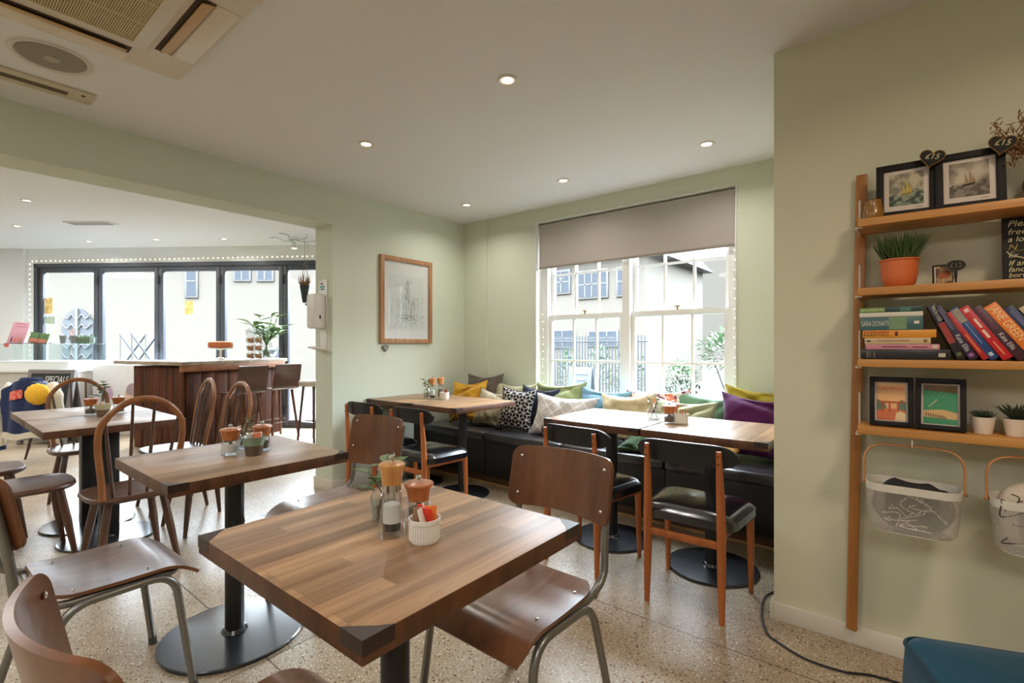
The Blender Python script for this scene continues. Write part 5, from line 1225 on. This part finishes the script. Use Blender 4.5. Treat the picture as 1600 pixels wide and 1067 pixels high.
for k in range(50): m.leaf((random.uniform(-.08, .08), random.uniform(-.04, .04), .083), (random.gauss(0, .5), random.gauss(0, .5), 1), (1, 0, .1), .035, .012, .2, 3)
m.build('moss', pm('moss', (104, 130, 92), .8, var=.3), t)
t = bthing('white_cabinet', 'white cabinet front with ice cream pictures beside the bar', 'cabinet', -5.31, 6.95)
M().b2(-.37, .55, -.32, .22, 0, .95, .006).build('cabinet_body', pm('cabinet_white', (232, 232, 230), .4), t)
def decal(nm, pts, mt):
    m = M(); m.prism(pts, .3205, .3225, Matrix.Rotation(R(90), 4, 'X')); m.build(nm, mt, t)
decal('scoop_print', [(.18+.095*math.cos(a*PI/12), .60+.10*math.sin(a*PI/12)) for a in range(-4, 15)], pm('decal_mauve', (168, 150, 154), .6))
decal('cone_print', [(.02, .36), (.06, .34), (.20, .52), (.08, .60)], pm('decal_peach', (226, 190, 162), .6))
decal('scoop_print', [(-.16+.07*math.cos(a*PI/12), .56+.09*math.sin(a*PI/12)) for a in range(24)], pm('decal_pink', (206, 172, 200), .6))
t = bthing('specials_board', 'grey framed specials chalkboard on the floor before the serving counter', 'sign', -5.72, 6.10, 0, -4)
L1 = Matrix.Rotation(R(-9), 4, 'X'); w_, h_ = .31, .92
m = M(); m.b2(-w_, -w_+.05, -.02, .02, 0, h_, .004); m.b2(w_-.05, w_, -.02, .02, 0, h_, .004); m.b2(-w_+.05, w_-.05, -.02, .02, h_-.055, h_, .004); m.b2(-w_+.05, w_-.05, -.02, .02, .05, .10, .004)
o_ = m.build('frame', pm('board_grey', (112, 108, 106), .5), t); o_.matrix_local = Matrix.Translation((0, -.14, 0)) @ L1
m = M(); m.b2(-w_+.04, w_-.04, -.012, .004, .06, h_-.04); o_ = m.build('panel', pm('board_black', (26, 27, 30), .55), t); o_.matrix_local = Matrix.Translation((0, -.14, 0)) @ L1
m = M(); m.b2(-w_, w_, -.012, .012, 0, h_-.03, .003); o_ = m.build('rear_leg', pm('board_grey', (112, 108, 106), .5), t); o_.matrix_local = Matrix.Translation((0, .15, 0)) @ Matrix.Rotation(R(9), 4, 'X')
LB = Matrix.Translation((0, -.14, 0)) @ L1
lettering('SPECIALS', .125, pm('board_white', (214, 214, 208), .7), t, LB @ mat_from((.075, -.0125, .79), (1, 0, 0), (0, 0, 1)), shear=.15, width=.31, name='board_lettering')
m = M(); m.b2(-.25, -.10, -.0135, -.0122, .75, .83); o_ = m.build('faded_panel', pm('board_faded', (62, 66, 70), .7), t); o_.matrix_local = LB
m = M(); m.b2(-.02, .05, -.0135, -.0122, .585, .60); o_ = m.build('chalk_line', pm('board_white', (214, 214, 208), .7), t); o_.matrix_local = LB
# jacket over a chair
jc = copy_tree(hc, bay(-5.02, 5.36), YAW+R(8), 'hoop back chair at the far left with a jacket over its back', scale=.88)
jc['group'] = 'dark hoop back chairs with thin spindles'
t = bthing('varsity_jacket', 'navy jacket with cream sleeves hung over a chair at the far left', 'jacket', -5.02, 5.12, .25, 8); t.scale = (.86, .9, 1.2)
navy = cloth('jacket_navy', (40, 50, 84), .15); creamj = cloth('jacket_cream', (204, 196, 178), .15)
def shell(u, v):
    a = (u-.5)*2; w_ = .27+.03*v; top = .50-.07*a*a-.02*abs(a)
    z = top*(1-v)+.03*v*(1+math.sin(a*5)*.3)
    return Vector((a*w_*(.86+.14*math.sin(PI*min(1, v*1.3+.25))), -.055-.05*(1-a*a)*math.sin(PI*(.25+.6*v))+.012*math.sin(a*9+v*3), z))
m = M(); m.sheet(shell, 26, 18, .02)
m.sheet(lambda u, v: shell(u, v*.8)+Vector((0, .13+.04*(1-(2*u-1)**2), 0)), 22, 14, .015)
m.sheet(lambda u, v: shell(u, 0).lerp(shell(u, 0)+Vector((0, .15, 0)), v)+Vector((0, 0, .012*math.sin(PI*v))), 22, 6, .015)
m.build('body', navy, t)
for s in (-1, 1):
    m = M(); P_ = bez([(s*.21, .0, .44), (s*.285, -.03, .36), (s*.315, -.05, .20), (s*.30, -.05, .03), (s*.29, -.045, -.06)], 6); n = len(P_)
    m.tube(P_, [.07-.018*k/n+.006*math.sin(k*1.3) for k in range(n)], 14, flat=.8); m.build('sleeve', creamj, t)
    m = M(); m.tube([P_[-1]+Vector((0, 0, .012)), P_[-1]-Vector((0, 0, .035))], .048, 14, flat=.8); m.build('cuff', navy, t)
m = M(); m.sheet(lambda u, v: shell(u, 1)+Vector((0, -.022, .02-.05*v)), 24, 3, .02); m.build('hem', creamj, t)
m = M(); m.tube(bez([(-.10, .01, .485), (-.05, -.07, .497), (.05, -.07, .497), (.10, .01, .485)], 5), .028, 10); m.build('collar', navy, t)
def patch(nm, cu, cv, wu, wv, mt):
    m = M(); m.sheet(lambda u, v: shell(cu+(u-.5)*wu, cv+(v-.5)*wv)+Vector((0, -.027, 0)), 8, 6, .006); m.build(nm, mt, t)
red = pattern('patch_red', 'flecks', (196, 60, 56), (226, 140, 120), 60, .85, .1)
patch('printed_patch', .36, .24, .26, .16, red); patch('printed_patch', .74, .22, .22, .2, pattern('patch_pink', 'flecks', (226, 150, 140), (214, 96, 76), 50, .85, .1)); patch('printed_patch', .70, .70, .34, .2, red)
t = bthing('knitted_hat', 'round yellow knitted hat resting against the navy jacket', 'hat', -4.80, 4.955, .715)
m = M(); m.ball((0, 0, 0), .115, (1, .55, .92), 36, 20)
for v in m.bm.verts: v.co *= 1+.05*math.sin(math.atan2(v.co.z, v.co.x)*1+v.co.x*150+v.co.z*60)
m.build('knit', pm('yellow_wool', (216, 164, 40), .9, var=.25, scale=60, bump=.5), t)

# ------------------------------------------------------------------ fairy lights
fb = emis('fairy_bulb', (255, 240, 205), 2.2); fwire = pm('fairy_wire', (176, 176, 170), .6)
def fairy(label, path, step, par_m=None, amp=.004):
    t = thing('fairy_lights', label, 'string lights', group='strings of fairy lights')
    if par_m: t.matrix_world = par_m
    random.seed(len(label)); P_ = [Vector(p) for p in path]; pts = []
    for a, b_ in zip(P_, P_[1:]):
        n = max(1, int((b_-a).length/step))
        for k in range(n): pts.append(a.lerp(b_, k/n)+Vector((random.uniform(-amp, amp), 0, random.uniform(-amp, amp))*1))
    M().tube(pts, .0018, 5).build('wire', fwire, t)
    me = None
    for p in pts[::2]:
        if me is None: me = M().ball((0, 0, 0), .0068 if par_m else .0036, (1, 1, 1.3), 8, 6).mesh('bulb'); me.materials.append(fb)
        o_ = bpy.data.objects.new('bulb', me); C.objects.link(o_); o_.parent = t; o_.location = p+Vector((0, -.006, 0))
fairy('string of warm fairy lights framing the glass doors', [(DX0-.05, -.025, .75), (DX0-.05, -.025, DH+.035), (DX1, -.025, DH+.06)], .038, FWM)
fairy('short string of fairy lights down the right edge of the sash window', [(-.972, 3.79, 1.9), (-.970, 3.79, .8)], .035)
fairy('short string of fairy lights down the left edge of the sash window', [(-2.672, 3.79, 1.5), (-2.674, 3.79, .8)], .035)
# posters stuck on the left door leaf
for nm, lb, x, z, w_, h_, mt in (('poster', 'yellow poster stuck on the left door leaf', 2.40, 1.82, .13, .24, pattern('yellow_poster', 'flecks', (232, 208, 140), (206, 168, 80), 14, .7, 0)),
        ('poster', 'pale green notice stuck on the left door leaf below the yellow poster', 2.42, 1.60, .17, .11, pm('green_notice', (168, 186, 166), .7)),
        ('poster', 'pale yellow sticker on the third door leaf', 4.66, 1.78, .13, .20, pattern('yellow_sticker', 'flecks', (236, 216, 150), (214, 180, 96), 16, .7, 0))):
    o_ = M().b2(-w_/2, w_/2, -.002, 0, -h_/2, h_/2).build(nm, mt); o_.matrix_world = FWM @ Matrix.Translation((x, .0245, z)); tag(o_, lb, 'poster')

# ------------------------------------------------------------------ outside
stone = pm('pavement_stone', (50, 49, 47), .9, var=.1, scale=1.5)
gp = M(); gp.b2(-30, 25, -10, 45, -.12, -.06); gob = struct(gp.build('ground', stone))
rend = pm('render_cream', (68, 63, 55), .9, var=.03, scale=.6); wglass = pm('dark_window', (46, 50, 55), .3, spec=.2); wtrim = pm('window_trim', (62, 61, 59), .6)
def facade(label, origin, ang, L_, H_, D_, wins, roofh=1.6, name='building', extra=None):
    t = thing(name, label, 'building', origin, ang); z = -.06
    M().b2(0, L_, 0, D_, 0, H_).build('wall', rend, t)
    m = M(); m.prism([(-.3, H_), (D_+.3, H_), (D_/2, H_+roofh)], 0, L_+.3, Matrix(((0, 0, 1, 0), (1, 0, 0, 0), (0, 1, 0, 0), (0, 0, 0, 1)))); m.build('roof', pm('slate_roof', (66, 65, 63), .8, var=.2, scale=8), t)
    for x, zz, w_, h_, nb in wins:
        m = M(); m.b2(x-w_/2-.06, x+w_/2+.06, -.05, .02, zz-.06, zz+h_+.06, .01); f_ = m.build('window', wtrim, t)
        m = M(); m.b2(x-w_/2, x+w_/2, -.056, -.045, zz, zz+h_); m.build('pane', wglass, f_)
        m = M()
        for k in range(1, nb): m.b2(x-w_/2+w_*k/nb-.02, x-w_/2+w_*k/nb+.02, -.066, -.05, zz, zz+h_)
        m.b2(x-w_/2, x+w_/2, -.066, -.05, zz+h_*.5-.02, zz+h_*.5+.02); m.build('glazing_bars', wtrim, f_)
    return t
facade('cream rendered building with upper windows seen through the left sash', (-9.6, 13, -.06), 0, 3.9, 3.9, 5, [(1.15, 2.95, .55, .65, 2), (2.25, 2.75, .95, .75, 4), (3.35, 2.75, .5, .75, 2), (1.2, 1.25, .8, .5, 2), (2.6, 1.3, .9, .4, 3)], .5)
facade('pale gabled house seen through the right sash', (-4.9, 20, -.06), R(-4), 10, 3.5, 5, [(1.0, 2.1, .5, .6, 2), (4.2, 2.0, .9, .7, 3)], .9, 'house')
def bayfacade():
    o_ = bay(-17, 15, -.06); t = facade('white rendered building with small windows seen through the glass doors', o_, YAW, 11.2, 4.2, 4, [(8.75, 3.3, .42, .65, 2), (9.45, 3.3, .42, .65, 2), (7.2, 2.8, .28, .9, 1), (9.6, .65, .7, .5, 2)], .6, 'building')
    # arched gate with wavy ironwork
    gm = M(); gx = 3.75
    arch = [(gx-.48, .1)]+[(gx-.48+.96*k/12, 2.0+.42*math.sin(PI*k/12)) for k in range(13)]+[(gx+.48, .1)]
    gm.prism([(a, b_) for a, b_ in arch], .01, .07, Matrix.Rotation(R(90), 4, 'X')); g_ = gm.build('arched_doorway', pm('doorway_dark', (40, 43, 46), .6), t)
    gm = M(); gm.b2(gx-.04, gx+.04, -.12, -.075, .1, 2.4)
    for r_ in range(7):
        zz = .3+.3*r_
        for s in (-1, 1):
            gm.tube(bez([(gx+s*.04, -.1, zz), (gx+s*.16, -.1, zz+.12), (gx+s*.28, -.1, zz), (gx+s*.44, -.1, zz+.14)], 5), .018, 6)
    gm.build('wavy_ironwork', pm('iron_white', (62, 61, 59), .6), g_)
bayfacade()
iron = pm('fence_iron', (44, 48, 52), .6, spec=.2)
def trellis(label, u, d):
    t = bthing('folding_trestle', label, 'trestle', u, d, -.06, 0, 'crossed metal trestles outside the doors')
    for s in (-1, 1):
        m = M(); m.tube([(-.24, s*.02, .85), (.24, s*.02, 1.5)] if s > 0 else [(-.24, s*.02, 1.5), (.24, s*.02, .85)], .016, 6); m.build('cross_bar', iron, t)
    for s in (-1, 1):
        m = M(); m.tube([(s*.24, 0, 0), (s*.24, 0, 1.5)], .010, 6); m.build('upright', pm('pale_post', (60, 59, 57), .5), t)
trellis('crossed metal trestle outside the second door leaf, left of two', -7.2, 9.3); trellis('crossed metal trestle outside the second door leaf, right of two', -6.75, 9.0)
# railings, planting, sign and trees beyond the sash window
t = thing('railing', 'dark iron railing with ivy beyond the left sash', 'railing', (-4.55, 8, -.06))
m = M()
for k in range(34): m.tube([(-1.0+k*.062, 0, 0), (-1.0+k*.062, 0, 1.45)], .012, 6)
m.tube([(-1.02, 0, 1.35), (1.1, 0, 1.35)], .016, 6); m.tube([(-1.02, 0, .2), (1.1, 0, .2)], .016, 6); m.build('bars', iron, t)
lg1 = pm('ivy_green', (56, 92, 50), .6, var=.3); lg2 = pm('shrub_green', (58, 82, 52), .6, var=.3); bark = pm('pale_bark', (62, 58, 52), .85, var=.2)
def bush(label, loc, sx_, sy_, sz_, n, mt, seed, name='shrub', stem=0, ls=.09, group=None):
    t = thing(name, label, 'plant', loc, 0, group); random.seed(seed); m = M()
    for k in range(n):
        d = Vector((random.gauss(0, 1), random.gauss(0, 1), random.gauss(0, 1))).normalized()*random.uniform(.6, 1)
        p = Vector((d.x*sx_, d.y*sy_, stem+sz_+d.z*sz_)); m.leaf(p, d+Vector((random.gauss(0, .4), random.gauss(0, .4), .3)), (0.1, .2, 1), random.uniform(.7, 1.3)*ls, ls*.5, .2, 2)
    m.build('foliage', mt, t)
    m = M(); m.tube(bez([(0, 0, 0), (.03, .02, stem*.5+.1), (0, 0, stem+sz_)], 4), .02+.02*(stem > .5), 7)
    if stem > .5:
        for k in range(5): m.tube(bez([(0, 0, stem*.4+.08*k), (.12*math.cos(k*2), .1*math.sin(k*2), stem*.8), (sx_*.7*math.cos(k*2), sy_*.7*math.sin(k*2), stem+sz_)], 4), .014, 6)
    m.build('stem', bark, t)
g = 'shrubs along the railing'
bush('leafy green shrub behind the railing, at the left end', (-5.25, 8.35, -.06), .24, .2, .62, 320, lg1, 1, group=g)
bush('leafy green shrub behind the middle of the railing', (-4.62, 8.4, -.06), .26, .2, .66, 320, lg1, 2, group=g)
bush('leafy green shrub behind the railing, at its right end', (-3.98, 8.35, -.06), .28, .2, .70, 320, lg1, 3, group=g)
bush('round clipped shrub outside the right sash', (-2.52, 7.0, -.06), .22, .22, .28, 420, lg2, 4, stem=.5, ls=.06)
bush('low dark hedge plant outside under the round shrub', (-2.38, 6.6, -.06), .34, .2, .42, 420, pm('hedge_green', (38, 46, 34), .7, var=.3), 5, ls=.07)
bush('small tree with pale branching trunk outside the right sash', (-1.95, 7.4, -.06), .45, .4, .32, 420, lg2, 6, 'small_tree', .85, .09)
t = thing('pavement_sign', 'dark pavement sign standing outside below the railing', 'sign', (-4.35, 7.3, -.06), R(8))
m = M(); m.box(0, -.1, .45, .42, .03, .9, .005, Matrix.Rotation(R(-8), 4, 'X')); m.build('panel', pm('sign_slate', (36, 42, 50), .6), t)
m = M(); m.box(0, .1, .45, .42, .03, .9, .005, Matrix.Rotation(R(8), 4, 'X')); m.build('rear_panel', pm('sign_slate', (36, 42, 50), .6), t)
m = M()
for k in range(7): m.box(0, -.118+.009*(6-k)*0-.0, .20+.1*k, .3-.04*(k % 3), .01, .035, 0, Matrix.Rotation(R(-8), 4, 'X'))
for v in m.bm.verts: v.co.y += math.tan(R(8))*(v.co.z-.45)-.0
m.build('chalk_lines', pm('sign_chalk', (60, 62, 64), .8), t)
bpy.context.view_layer.update()
